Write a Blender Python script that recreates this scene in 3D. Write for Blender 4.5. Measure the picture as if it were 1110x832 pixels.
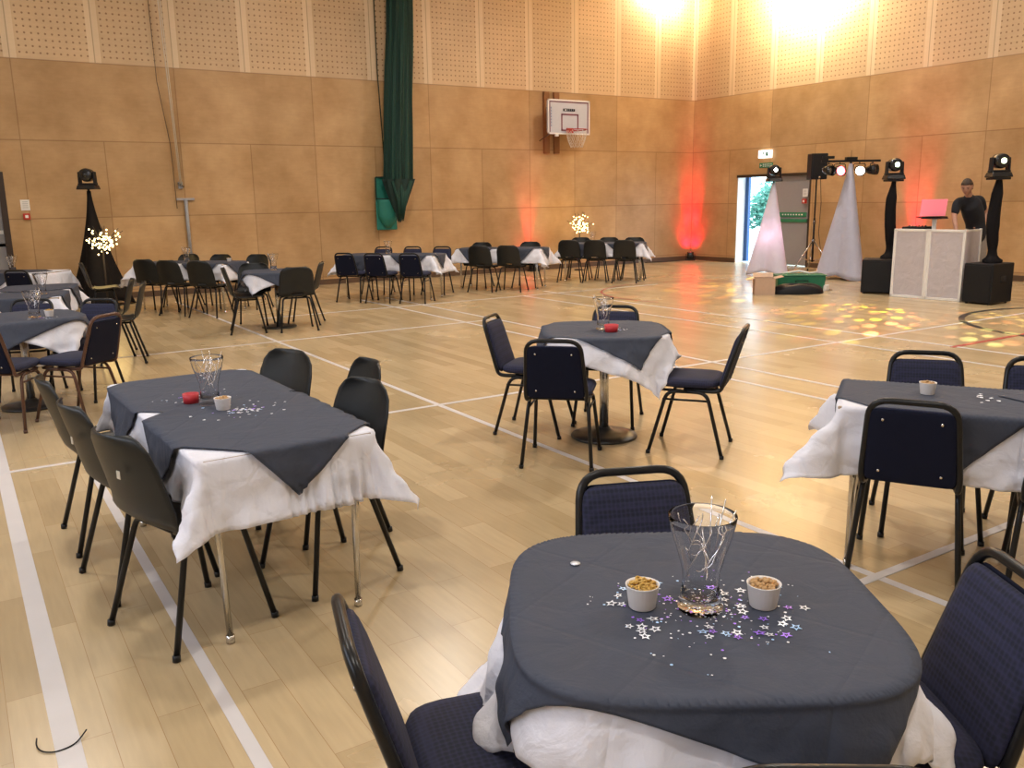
import bpy, math, random
import numpy as np
from mathutils import Vector, Matrix, noise as _noise
R = math.radians
PI = math.pi
random.seed(7)
for o in list(bpy.data.objects):
    bpy.data.objects.remove(o)
scn = bpy.context.scene
COL = scn.collection

# ------------------------------------------------------------------ camera
CAMP = (-15.8356, -16.2435, 1.5506)
YAW, PITCH, ROLL, FPX = 0.569157, -0.208664, -0.0169408, 941.2
_F = Vector((math.sin(YAW)*math.cos(PITCH), math.cos(YAW)*math.cos(PITCH), math.sin(PITCH)))
_R = Vector((math.cos(YAW), -math.sin(YAW), 0)); _U = _R.cross(_F)
_R2 = _R*math.cos(ROLL)+_U*math.sin(ROLL); _U2 = -_R*math.sin(ROLL)+_U*math.cos(ROLL)
cam = bpy.data.cameras.new('camera'); camo = bpy.data.objects.new('camera', cam); COL.objects.link(camo)
camo.matrix_world = Matrix(((_R2.x, _U2.x, -_F.x, CAMP[0]), (_R2.y, _U2.y, -_F.y, CAMP[1]), (_R2.z, _U2.z, -_F.z, CAMP[2]), (0, 0, 0, 1)))
cam.sensor_width = 36; cam.lens = FPX*36/1110; cam.clip_start = 0.05; cam.clip_end = 200
scn.camera = camo

# ------------------------------------------------------------------ world, exposure
scn.view_settings.view_transform = 'Standard'; scn.view_settings.look = 'None'
scn.view_settings.gamma = 1; scn.view_settings.use_curve_mapping = False
scn.view_settings.exposure = -0.12
w = bpy.data.worlds.new('sky'); scn.world = w; w.use_nodes = True
bg = w.node_tree.nodes['Background']; bg.inputs[0].default_value = (0.62, 0.86, 1.0, 1); bg.inputs[1].default_value = 7.0

# ------------------------------------------------------------------ materials
def newmat(name):
    m = bpy.data.materials.new(name); m.use_nodes = True
    return m, m.node_tree, m.node_tree.nodes['Principled BSDF']
def mat(name, col, rough=.5, metal=0, spec=None, emit=None, es=0, noise=0, nscale=20, bump=0, bscale=200, trans=0, ior=None, sheen=0, alpha=None):
    m, nt, p = newmat(name)
    p.inputs['Base Color'].default_value = (*col, 1); p.inputs['Roughness'].default_value = rough
    p.inputs['Metallic'].default_value = metal
    if spec is not None: p.inputs['Specular IOR Level'].default_value = spec
    if ior: p.inputs['IOR'].default_value = ior
    if trans: p.inputs['Transmission Weight'].default_value = trans
    if sheen: p.inputs['Sheen Weight'].default_value = sheen
    if emit: p.inputs['Emission Color'].default_value = (*emit, 1); p.inputs['Emission Strength'].default_value = es
    tc = nt.nodes.new('ShaderNodeTexCoord')
    if noise:
        n = nt.nodes.new('ShaderNodeTexNoise'); n.inputs['Scale'].default_value = nscale; n.inputs['Detail'].default_value = 4
        nt.links.new(tc.outputs['Object'], n.inputs['Vector'])
        mr = nt.nodes.new('ShaderNodeMapRange'); mr.inputs[3].default_value = 1-noise; mr.inputs[4].default_value = 1+noise
        nt.links.new(n.outputs['Fac'], mr.inputs[0])
        mx = nt.nodes.new('ShaderNodeVectorMath'); mx.operation = 'SCALE'; mx.inputs[0].default_value = col
        nt.links.new(mr.outputs[0], mx.inputs['Scale']); nt.links.new(mx.outputs[0], p.inputs['Base Color'])
    if bump:
        n = nt.nodes.new('ShaderNodeTexNoise'); n.inputs['Scale'].default_value = bscale; n.inputs['Detail'].default_value = 3
        nt.links.new(tc.outputs['Object'], n.inputs['Vector'])
        b = nt.nodes.new('ShaderNodeBump'); b.inputs['Strength'].default_value = bump; b.inputs['Distance'].default_value = .01
        nt.links.new(n.outputs['Fac'], b.inputs['Height']); nt.links.new(b.outputs[0], p.inputs['Normal'])
    return m
class NT:
    """tiny helper for node maths"""
    def __init__(s, nt): s.nt = nt
    def m(s, op, a, b=None, c=None, clamp=False):
        n = s.nt.nodes.new('ShaderNodeMath'); n.operation = op; n.use_clamp = clamp
        for i, x in enumerate((a, b, c)):
            if x is None: continue
            if isinstance(x, (int, float)): n.inputs[i].default_value = x
            else: s.nt.links.new(x, n.inputs[i])
        return n.outputs[0]
    def node(s, t, **k):
        n = s.nt.nodes.new(t)
        for a, b in k.items(): setattr(n, a, b)
        return n
    def link(s, a, b): s.nt.links.new(a, b)
    def mix(s, fac, a, b, mode='MIX'):
        n = s.nt.nodes.new('ShaderNodeMix'); n.data_type = 'RGBA'; n.blend_type = mode
        for i, x in ((0, fac), (6, a), (7, b)):
            if isinstance(x, (int, float)): n.inputs[i].default_value = x
            elif isinstance(x, tuple): n.inputs[i].default_value = (*x, 1)
            else: s.nt.links.new(x, n.inputs[i])
        return n.outputs[2]

def wall_material(name, axis, with_perf=True):
    m, nt, p = newmat(name); h = NT(nt)
    tc = h.node('ShaderNodeTexCoord'); sp = h.node('ShaderNodeSeparateXYZ'); h.link(tc.outputs['Object'], sp.inputs[0])
    X = sp.outputs[axis]; Z = sp.outputs[2]
    H0, DH, W = 0.147, 1.2337, 2.44
    zz = h.m('DIVIDE', h.m('SUBTRACT', Z, H0), DH); row = h.m('FLOOR', zz)
    fz = h.m('FRACT', zz)
    perf = h.m('GREATER_THAN', zz, 3.0)
    # column width: 1.22 except row 2 (2.61-3.85) = 2.44
    wide = h.m('MULTIPLY', h.m('GREATER_THAN', zz, 2.0), h.m('LESS_THAN', zz, 3.0))
    cw = h.m('ADD', 1.22, h.m('MULTIPLY', wide, 1.22))
    cx = h.m('DIVIDE', X, cw); fx = h.m('FRACT', cx); col = h.m('FLOOR', cx)
    def seam(f, size, wd):
        d = h.m('MULTIPLY', h.m('MINIMUM', f, h.m('SUBTRACT', 1.0, f)), size)
        return h.m('SUBTRACT', 1.0, h.m('DIVIDE', d, wd, clamp=True), clamp=True)
    sv = seam(fx, cw, .012)
    sh = h.m('MULTIPLY', seam(fz, DH, .014), h.m('LESS_THAN', zz, 3.5))
    # above the perforated line the row seam is not repeated
    sm = h.m('MAXIMUM', sv, sh)
    cmb = h.node('ShaderNodeCombineXYZ'); h.link(col, cmb.inputs[0]); h.link(row, cmb.inputs[1])
    wn = h.node('ShaderNodeTexWhiteNoise'); h.link(cmb.outputs[0], wn.inputs['Vector'])
    n1 = h.node('ShaderNodeTexNoise'); n1.inputs['Scale'].default_value = 1.1; n1.inputs['Detail'].default_value = 8; n1.inputs['Roughness'].default_value = .62
    h.link(tc.outputs['Object'], n1.inputs['Vector'])
    mp = h.node('ShaderNodeMapping'); mp.inputs['Scale'].default_value = (2.2, 2.2, 14); h.link(tc.outputs['Object'], mp.inputs[0])
    n2 = h.node('ShaderNodeTexNoise'); n2.inputs['Scale'].default_value = 2; n2.inputs['Detail'].default_value = 6; h.link(mp.outputs[0], n2.inputs['Vector'])
    base = h.mix(h.m('MULTIPLY', h.m('SUBTRACT', n1.outputs['Fac'], .30), 2.4, clamp=True), (0.40, 0.235, 0.10), (0.60, 0.395, 0.205))
    base = h.mix(h.m('MULTIPLY', h.m('GREATER_THAN', zz, 3.0), .48), base, (0.80, 0.62, 0.42))
    tint = h.m('ADD', .84, h.m('MULTIPLY', wn.outputs['Value'], .20))
    g = h.m('ADD', .90, h.m('MULTIPLY', n2.outputs['Fac'], .20)); tint = h.m('MULTIPLY', tint, g)
    # perforations: rows and columns of small round holes, leaving a plain margin at panel edges
    P = .0975
    ux = h.m('SUBTRACT', h.m('FRACT', h.m('DIVIDE', h.m('MULTIPLY', fx, 1.22), P)), .5)
    uz = h.m('SUBTRACT', h.m('FRACT', h.m('DIVIDE', Z, P)), .5)
    d = h.m('MULTIPLY', h.m('SQRT', h.m('ADD', h.m('MULTIPLY', ux, ux), h.m('MULTIPLY', uz, uz))), P)
    hole = h.m('LESS_THAN', d, .0155)
    marg = h.m('MULTIPLY', h.m('GREATER_THAN', fx, .08), h.m('LESS_THAN', fx, .93))
    hole = h.m('MULTIPLY', h.m('MULTIPLY', hole, marg), h.m('MULTIPLY', perf, h.m('GREATER_THAN', zz, 3.07)))
    sc = h.node('ShaderNodeVectorMath', operation='SCALE'); h.link(base, sc.inputs[0]); h.link(tint, sc.inputs['Scale'])
    c = h.mix(h.m('MULTIPLY', h.m('MULTIPLY', h.m('SUBTRACT', 1.0, marg), perf), .45), sc.outputs[0], (0.84, 0.70, 0.50))
    c = h.mix(h.m('MULTIPLY', sm, .62), c, (0.16, 0.07, 0.025))
    c = h.mix(h.m('MULTIPLY', hole, .75), c, (0.20, 0.09, 0.035))
    h.link(c, p.inputs['Base Color']); p.inputs['Roughness'].default_value = .42; p.inputs['Specular IOR Level'].default_value = .35
    return m

def floor_material():
    m, nt, p = newmat('sprung timber floor'); h = NT(nt)
    tc = h.node('ShaderNodeTexCoord')
    mp = h.node('ShaderNodeMapping'); mp.inputs['Rotation'].default_value = (0, 0, PI/2); h.link(tc.outputs['Object'], mp.inputs[0])
    br = h.node('ShaderNodeTexBrick'); br.offset = .43; br.squash = 1
    br.inputs['Scale'].default_value = 1; br.inputs['Brick Width'].default_value = .85; br.inputs['Row Height'].default_value = .13
    br.inputs['Mortar Size'].default_value = .0012; br.inputs['Mortar Smooth'].default_value = .4; br.inputs['Bias'].default_value = 0
    br.inputs['Color1'].default_value = (0.43, 0.315, 0.170, 1); br.inputs['Color2'].default_value = (0.54, 0.41, 0.24, 1)
    br.inputs['Mortar'].default_value = (0.34, 0.21, 0.10, 1); h.link(mp.outputs[0], br.inputs['Vector'])
    n1 = h.node('ShaderNodeTexNoise'); n1.inputs['Scale'].default_value = .8; n1.inputs['Detail'].default_value = 6; h.link(tc.outputs['Object'], n1.inputs['Vector'])
    mp2 = h.node('ShaderNodeMapping'); mp2.inputs['Scale'].default_value = (22, 2.0, 1); h.link(tc.outputs['Object'], mp2.inputs[0])
    n2 = h.node('ShaderNodeTexNoise'); n2.inputs['Scale'].default_value = 2; n2.inputs['Detail'].default_value = 5; h.link(mp2.outputs[0], n2.inputs['Vector'])
    f = h.m('MULTIPLY', h.m('ADD', .80, h.m('MULTIPLY', n1.outputs['Fac'], .4)), h.m('ADD', .87, h.m('MULTIPLY', n2.outputs['Fac'], .26)))
    sc = h.node('ShaderNodeVectorMath', operation='SCALE'); h.link(br.outputs['Color'], sc.inputs[0]); h.link(f, sc.inputs['Scale'])
    h.link(sc.outputs[0], p.inputs['Base Color'])
    rr = h.m('ADD', .20, h.m('MULTIPLY', n1.outputs['Fac'], .12)); h.link(rr, p.inputs['Roughness'])
    p.inputs['Specular IOR Level'].default_value = .7
    return m

def paper_material(name, col, rough, transl, creases):
    m = bpy.data.materials.new(name); m.use_nodes = True; nt = m.node_tree; h = NT(nt); p = nt.nodes['Principled BSDF']
    out = nt.nodes['Material Output']
    tc = h.node('ShaderNodeTexCoord')
    v = h.node('ShaderNodeTexVoronoi', feature='DISTANCE_TO_EDGE'); v.inputs['Scale'].default_value = creases; h.link(tc.outputs['Object'], v.inputs['Vector'])
    n = h.node('ShaderNodeTexNoise'); n.inputs['Scale'].default_value = 9; n.inputs['Detail'].default_value = 5; n.inputs['Distortion'].default_value = .8; h.link(tc.outputs['Object'], n.inputs['Vector'])
    n3 = h.node('ShaderNodeTexNoise'); n3.inputs['Scale'].default_value = 160; h.link(tc.outputs['Object'], n3.inputs['Vector'])
    hh = h.m('ADD', h.m('MULTIPLY', h.m('MINIMUM', v.outputs['Distance'], .06), 1.2), h.m('ADD', h.m('MULTIPLY', n.outputs['Fac'], .8), h.m('MULTIPLY', n3.outputs['Fac'], .05)))
    mpx = h.node('ShaderNodeMapping'); mpx.inputs['Rotation'].default_value = (0, 0, .62); h.link(tc.outputs['Object'], mpx.inputs[0])
    sx = h.node('ShaderNodeSeparateXYZ'); h.link(mpx.outputs[0], sx.inputs[0])
    for q in (0, 1):
        fr = h.m('ABSOLUTE', h.m('SUBTRACT', h.m('FRACT', h.m('ADD', h.m('DIVIDE', sx.outputs[q], .31), .37)), .5)); hh = h.m('ADD', hh, h.m('MULTIPLY', h.m('MINIMUM', fr, .03), 4.0))
    b = h.node('ShaderNodeBump'); b.inputs['Strength'].default_value = .8 if transl else .5; b.inputs['Distance'].default_value = .02
    h.link(hh, b.inputs['Height']); h.link(b.outputs[0], p.inputs['Normal'])
    mr = h.m('ADD', .88, h.m('MULTIPLY', n.outputs['Fac'], .24))
    sc = h.node('ShaderNodeVectorMath', operation='SCALE'); sc.inputs[0].default_value = col; h.link(mr, sc.inputs['Scale'])
    h.link(sc.outputs[0], p.inputs['Base Color']); p.inputs['Roughness'].default_value = rough
    if transl:
        tr = h.node('ShaderNodeBsdfTranslucent'); tr.inputs[0].default_value = (*[c*.95 for c in col], 1)
        mx = h.node('ShaderNodeMixShader'); mx.inputs[0].default_value = transl
        h.link(p.outputs[0], mx.inputs[1]); h.link(tr.outputs[0], mx.inputs[2]); h.link(mx.outputs[0], out.inputs[0])
    return m

def weave_material(name, c1, c2, scale):
    m, nt, p = newmat(name); h = NT(nt)
    tc = h.node('ShaderNodeTexCoord')
    ch = h.node('ShaderNodeTexVoronoi'); ch.inputs['Scale'].default_value = scale; ch.inputs['Randomness'].default_value = .15
    h.link(tc.outputs['Object'], ch.inputs['Vector'])
    f = h.m('MULTIPLY', h.m('SUBTRACT', ch.outputs['Distance'], .25), 2.2, clamp=True)
    h.link(h.mix(f, c1, c2), p.inputs['Base Color']); p.inputs['Roughness'].default_value = .85
    b = h.node('ShaderNodeBump'); b.inputs['Strength'].default_value = .25; b.inputs['Distance'].default_value = .003
    h.link(ch.outputs['Distance'], b.inputs['Height']); h.link(b.outputs[0], p.inputs['Normal'])
    return m

M = {}
M['wall_b'] = wall_material('plywood panelling back', 0)
M['wall_r'] = wall_material('plywood panelling right', 1)
M['floor'] = floor_material()
M['plaster'] = mat('pale plaster', (0.62, 0.56, 0.46), .8, noise=.05)
M['ceiling'] = mat('white ceiling', (0.72, 0.68, 0.6), .8, noise=.04)
M['skirt'] = mat('dark skirting', (0.10, 0.055, 0.03), .5, noise=.1)
M['line_white'] = mat('white court line', (0.62, 0.58, 0.57), .4, noise=.06, nscale=6)
M['line_red'] = mat('red court line', (0.42, 0.05, 0.05), .4, noise=.06)
M['line_black'] = mat('black court line', (0.03, 0.03, 0.035), .35, noise=.06)
M['white_paper'] = paper_material('white paper cloth', (0.90, 0.90, 0.98), .65, .24, 6)
M['navy_paper'] = paper_material('dark slate paper topper', (0.040, 0.048, 0.075), .78, 0, 5)
M['navy'] = weave_material('navy patterned fabric', (0.006, 0.008, 0.024), (0.018, 0.020, 0.060), 75)
M['navy_back'] = mat('navy back panel', (0.007, 0.009, 0.024), .8, spec=.15, noise=.1)
M['black_tube'] = mat('black enamelled tube', (0.010, 0.010, 0.011), .30, spec=.3, noise=.1)
M['bronze_tube'] = mat('bronze enamelled tube', (0.10, 0.05, 0.035), .3, metal=.4, noise=.1)
M['plastic'] = mat('black polypropylene', (0.012, 0.013, 0.013), .42, spec=.35, noise=.08, bump=.06, bscale=400)
M['cream'] = mat('cream sticker', (0.6, 0.55, 0.45), .6, noise=.05)
M['chrome'] = mat('chrome', (0.62, 0.60, 0.56), .2, metal=1, noise=.03)
M['iron'] = mat('black cast base', (0.016, 0.015, 0.015), .38, noise=.1)
M['table_edge'] = mat('table laminate', (0.35, 0.26, 0.18), .5, noise=.08)
M['glass'] = mat('clear glass', (1, 1, 1), .02, trans=1, ior=1.22)
M['silver'] = mat('silver wire', (0.85, 0.84, 0.86), .22, metal=.9, noise=.03)
M['foil'] = mat('silver foil', (0.92, 0.94, 1.0), .3, metal=.25, noise=.05)
M['foil_purple'] = mat('purple foil', (0.42, 0.20, 0.95), .3, metal=.25, noise=.05)
M['foil_blue'] = mat('blue foil', (0.45, 0.68, 1.0), .3, metal=.25, noise=.05)
M['cup'] = mat('white card cup', (0.78, 0.74, 0.72), .6, noise=.04)
M['nut'] = mat('roasted nuts', (0.50, 0.30, 0.13), .55, noise=.25, nscale=60)
M['pretzel'] = mat('golden rings snack', (0.55, 0.33, 0.07), .5, noise=.25, nscale=60)
M['red'] = mat('red paper', (0.55, 0.03, 0.04), .5, noise=.06)
M['black'] = mat('matt black', (0.010, 0.010, 0.012), .55, spec=.25, noise=.1)
M['black_gloss'] = mat('black gloss plastic', (0.012, 0.012, 0.014), .18, noise=.1)
M['black_cloth'] = mat('black stretch cloth', (0.008, 0.007, 0.008), .8, spec=.12, noise=.15)
M['grille'] = mat('black speaker grille', (0.010, 0.010, 0.012), .5, spec=.25, noise=.2, nscale=300)
M['scrim'] = paper_material('white stretch scrim', (0.78, 0.76, 0.84), .7, .35, 2)
M['grey_scrim'] = paper_material('grey white stretch scrim', (0.60, 0.60, 0.72), .7, .30, 2)
M['booth'] = paper_material('white booth panel', (0.74, 0.70, 0.74), .6, .35, 2)
M['white'] = mat('white paint', (0.80, 0.78, 0.76), .4, noise=.03)
M['door_grey'] = mat('grey door paint', (0.30, 0.29, 0.30), .5, noise=.04)
M['door_blue'] = mat('blue frame paint', (0.03, 0.10, 0.30), .4, noise=.04)
M['door_dark'] = mat('dark door frame', (0.035, 0.02, 0.015), .4, noise=.05)
M['door_glass'] = mat('grey door glass', (0.22, 0.24, 0.25), .15, noise=.05)
M['green_sign'] = mat('green sign', (0.02, 0.20, 0.10), .5, noise=.04)
M['white_sign'] = mat('lit white sign', (0.9, 0.9, 0.9), .5, emit=(1, 1, .97), es=2.2)
M['net'] = mat('green netting', (0.004, 0.042, 0.028), .75, noise=.35, nscale=40, bump=.3, bscale=120)
M['net_dark'] = mat('dark green netting', (0.008, 0.030, 0.024), .8, noise=.3, nscale=40)
M['bag'] = mat('teal net bag', (0.01, 0.17, 0.13), .6, noise=.1)
M['post_wood'] = mat('varnished post', (0.22, 0.085, 0.025), .45, noise=.15, nscale=12)
M['board'] = mat('backboard face', (0.55, 0.56, 0.62), .25, noise=.04)
M['maroon'] = mat('maroon marking', (0.16, 0.03, 0.06), .4, noise=.04)
M['rim'] = mat('red rim', (0.42, 0.04, 0.03), .35, noise=.05)
M['netw'] = mat('white net cord', (0.7, 0.66, 0.6), .8, noise=.05)
M['rope'] = mat('pale rope', (0.62, 0.55, 0.45), .8, noise=.06)
M['conduit'] = mat('grey conduit', (0.32, 0.32, 0.34), .5, noise=.05)
M['bulb'] = mat('warm white led', (1, .9, .6), .5, emit=(1.0, .76, .36), es=6)
M['branch'] = mat('brown branch', (0.03, 0.02, 0.012), .7, noise=.1)
M['lens_white'] = mat('lit white lens', (1, 1, 1), .4, emit=(1, .95, .85), es=14)
M['lens_red'] = mat('lit red lens', (1, .3, .3), .4, emit=(1, .12, .14), es=9)
M['lens_pink'] = mat('lit pink lens', (1, .8, .8), .4, emit=(1, .72, .62), es=12)
M['lens_green'] = mat('lit pale green lens', (1, 1, 1), .4, emit=(.85, 1, .6), es=9)
M['chrome_dark'] = mat('dark chrome', (0.2, 0.2, 0.21), .25, metal=.9, noise=.05)
M['skin'] = mat('skin', (0.42, 0.22, 0.15), .55, noise=.05)
M['hair'] = mat('dark brown hair', (0.035, 0.02, 0.014), .7, noise=.25, nscale=60, bump=.3)
M['shirt'] = mat('black shirt', (0.008, 0.009, 0.014), .85, noise=.2, nscale=15)
M['jeans'] = mat('grey trousers', (0.28, 0.24, 0.21), .85, noise=.1)
M['eye'] = mat('dark eye', (0.02, 0.015, 0.012), .3, noise=.05)
M['lip'] = mat('lips', (0.34, 0.12, 0.10), .5, noise=.05)
M['laptop_pink'] = mat('pink laptop lid', (0.72, 0.22, 0.27), .4, emit=(1, .20, .26), es=.55)
M['card'] = mat('brown cardboard', (0.50, 0.34, 0.24), .8, noise=.06)
M['green_case'] = mat('green crate', (0.01, 0.14, 0.07), .5, noise=.1)
M['leaf'] = mat('garden leaf', (0.06, 0.22, 0.16), .6, noise=.3, nscale=10)
M['ground'] = mat('outdoor paving', (0.55, 0.55, 0.55), .8, noise=.1)
M['flood'] = mat('flood lamp face', (1, 1, 1), .5, emit=(1, .93, .72), es=30)
M['alarm'] = mat('red call point', (0.5, 0.03, 0.02), .4, noise=.05)

# ------------------------------------------------------------------ mesh helpers
class MB:
    def __init__(s): s.v = []; s.f = []; s.sm = []; s.mi = []; s.cur = 0
    def add(s, vs, fs, smooth=False):
        b = len(s.v); s.v += [tuple(map(float, x)) for x in vs]
        for f in fs: s.f.append(tuple(b+i for i in f)); s.sm.append(smooth); s.mi.append(s.cur)
        return s
    def box(s, c, d, rz=0, taper=1):
        x, y, z = d[0]/2, d[1]/2, d[2]/2; cs, sn = math.cos(rz), math.sin(rz); vs = []
        for k in (-1, 1):
            t = taper if k > 0 else 1
            for i, j in ((-1, -1), (1, -1), (1, 1), (-1, 1)):
                px, py = i*x*t, j*y*t; vs.append((c[0]+px*cs-py*sn, c[1]+px*sn+py*cs, c[2]+k*z))
        return s.add(vs, [(3, 2, 1, 0), (4, 5, 6, 7), (0, 1, 5, 4), (1, 2, 6, 5), (2, 3, 7, 6), (3, 0, 4, 7)])
    def quad(s, a, b, c, d): return s.add([a, b, c, d], [(0, 1, 2, 3)])
    def prism(s, poly, z0, z1, T=None):
        n = len(poly); vs = [(x, y, z0) for x, y in poly]+[(x, y, z1) for x, y in poly]
        if T: vs = [T(*v) for v in vs]
        return s.add(vs, [tuple(range(n))[::-1], tuple(range(n, 2*n))]+[(i, (i+1) % n, n+(i+1) % n, n+i) for i in range(n)])
    def tube(s, pts, r, seg=10, closed=False, cap=True, flat=1):
        P = [Vector(p) for p in pts]; n = len(P); rs = r if isinstance(r, (list, tuple)) else [r]*n
        T = []
        for i in range(n):
            a = P[(i-1) % n] if (closed or i > 0) else P[0]; b = P[(i+1) % n] if (closed or i < n-1) else P[-1]
            t = (b-a); T.append(t.normalized() if t.length > 1e-9 else Vector((0, 0, 1)))
        u = T[0].orthogonal().normalized(); vs = []
        for i in range(n):
            u = (u-T[i]*u.dot(T[i]));
            u = u.normalized() if u.length > 1e-6 else T[i].orthogonal().normalized()
            v = T[i].cross(u)
            for k in range(seg):
                a = 2*PI*k/seg; vs.append(P[i]+(u*math.cos(a)+v*math.sin(a)*flat)*rs[i])
        fs = []
        for i in range(n if closed else n-1):
            for k in range(seg):
                j = (i+1) % n; fs.append((i*seg+k, i*seg+(k+1) % seg, j*seg+(k+1) % seg, j*seg+k))
        if cap and not closed: fs += [tuple(range(seg))[::-1], tuple((n-1)*seg+k for k in range(seg))]
        return s.add(vs, fs, True)
    def lathe(s, prof, c=(0, 0, 0), seg=24, T=None):
        vs = []
        for r, z in prof:
            for k in range(seg):
                a = 2*PI*k/seg; vs.append((c[0]+r*math.cos(a), c[1]+r*math.sin(a), c[2]+z))
        if T: vs = [T(*v) for v in vs]
        n = len(prof)
        fs = [(i*seg+k, i*seg+(k+1) % seg, (i+1)*seg+(k+1) % seg, (i+1)*seg+k) for i in range(n-1) for k in range(seg)]
        if prof[0][0] > 1e-4: fs.append(tuple(range(seg))[::-1])
        if prof[-1][0] > 1e-4: fs.append(tuple((n-1)*seg+k for k in range(seg)))
        return s.add(vs, fs, True)
    def ball(s, c, r, seg=10, rings=7, sc=(1, 1, 1)):
        vs = []
        for i in range(rings+1):
            t = PI*i/rings
            for k in range(seg):
                a = 2*PI*k/seg; vs.append((c[0]+r*sc[0]*math.sin(t)*math.cos(a), c[1]+r*sc[1]*math.sin(t)*math.sin(a), c[2]-r*sc[2]*math.cos(t)))
        return s.add(vs, [(i*seg+k, i*seg+(k+1) % seg, (i+1)*seg+(k+1) % seg, (i+1)*seg+k) for i in range(rings) for k in range(seg)], True)
    def grid(s, fn, nu, nv, skip=None):
        vs = [fn(i/nu, j/nv) for j in range(nv+1) for i in range(nu+1)]
        fs = [(j*(nu+1)+i, j*(nu+1)+i+1, (j+1)*(nu+1)+i+1, (j+1)*(nu+1)+i) for j in range(nv) for i in range(nu) if not (skip and skip(i, j))]
        return s.add(vs, fs, True)
    def cushion(s, c, d, p=4, n=14, T=None):
        """superellipsoid cushion"""
        vs = []; fs = []
        def sg(x, e): return math.copysign(abs(x)**e, x)
        rings = 10; seg = 28
        for i in range(rings+1):
            t = -PI/2+PI*i/rings
            for k in range(seg):
                a = 2*PI*k/seg; e = 2/p
                q = (c[0]+d[0]/2*sg(math.cos(t), .55)*sg(math.cos(a), e), c[1]+d[1]/2*sg(math.cos(t), .55)*sg(math.sin(a), e), c[2]+d[2]/2*sg(math.sin(t), .8))
                vs.append(T(*q) if T else q)
        fs = [(i*seg+k, i*seg+(k+1) % seg, (i+1)*seg+(k+1) % seg, (i+1)*seg+k) for i in range(rings) for k in range(seg)]
        return s.add(vs, fs, True)
    def build(s, name, m, parent=None, bevel=0, solid=0, sub=0, loc=None, rz=0):
        me = bpy.data.meshes.new(name); me.from_pydata(s.v, [], s.f)
        ms = m if isinstance(m, (list, tuple)) else [m]
        for x in ms: me.materials.append(x)
        for p, sm, mi in zip(me.polygons, s.sm, s.mi): p.use_smooth = sm; p.material_index = mi
        me.validate(); me.update()
        o = bpy.data.objects.new(name, me); COL.objects.link(o)
        if parent: o.parent = parent
        if loc is not None: o.location = loc
        if rz: o.rotation_euler = (0, 0, rz)
        if sub:
            md = o.modifiers.new('sub', 'SUBSURF'); md.levels = sub; md.render_levels = sub
        if solid:
            md = o.modifiers.new('solid', 'SOLIDIFY'); md.thickness = solid; md.offset = 0
        if bevel:
            md = o.modifiers.new('bevel', 'BEVEL'); md.width = bevel; md.segments = 2; md.limit_method = 'ANGLE'
        return o
def fillet(pts, rad, n=5):
    P = [Vector(p) for p in pts]; out = [P[0]]
    for i in range(1, len(P)-1):
        a, b, c = P[i-1], P[i], P[i+1]; r = rad[i-1] if isinstance(rad, (list, tuple)) else rad
        d1 = (a-b); d2 = (c-b); r1 = min(r, d1.length*.49); r2 = min(r, d2.length*.49)
        p = b+d1.normalized()*r1; q = b+d2.normalized()*r2
        for k in range(n+1):
            t = k/n; out.append(p*(1-t)**2+b*2*t*(1-t)+q*t*t)
    out.append(P[-1]); return out
def thing(name, label, cat, loc=(0, 0, 0), rz=0, group=None):
    o = bpy.data.objects.new(name, None); COL.objects.link(o); o.empty_display_size = .1
    o.location = loc; o.rotation_euler = (0, 0, rz); o['label'] = label; o['category'] = cat
    if group: o['group'] = group
    return o
def tag(o, label, cat, group=None, kind=None):
    o['label'] = label; o['category'] = cat
    if group: o['group'] = group
    if kind: o['kind'] = kind
    return o
def struct(name, mb, m, **k):
    o = mb.build(name, m, **k); o['kind'] = 'structure'; return o
KIDS = {}
def dup(root, loc, rz, label, group=None):
    def cp(o, par):
        c = o.copy(); COL.objects.link(c)
        if par: c.parent = par
        for ch in list(o.children): cp(ch, c)
        return c
    r = cp(root, None); r.location = loc; r.rotation_euler = (0, 0, rz); r['label'] = label
    if group: r['group'] = group
    return r

# ------------------------------------------------------------------ setting
CEIL = 7.4
XL, YF = -19.5, -20.0
b = MB(); b.quad((XL, YF, 0), (0.3, YF, 0), (0.3, 0.3, 0), (XL, 0.3, 0)); b.box(((XL+.3)/2, (YF+.3)/2, -.1), (.3-XL, .3-YF, .2), 0); b.v = b.v[4:]; b.f = [tuple(i-4 for i in f) for f in b.f[1:]]; b.sm = b.sm[1:]; b.mi = b.mi[1:]
struct('floor', b, M['floor'])
b = MB(); b.box(((XL+.3)/2, (YF+.3)/2, CEIL+.1), (.3-XL, .3-YF, .2)); struct('ceiling', b, M['ceiling'])
# back wall (y=0) with a door opening x -16.6..-14.95, z<2.1
b = MB(); T = .25
b.box((-14.95/2+.125, T/2, CEIL/2), (14.95+.25, T, CEIL)); b.box(((-16.6+XL)/2, T/2, CEIL/2), (-16.6-XL, T, CEIL)); b.box((-15.775, T/2, (CEIL+2.12)/2), (1.65, T, CEIL-2.12))
struct('wall_back', b, M['wall_b'])
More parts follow.
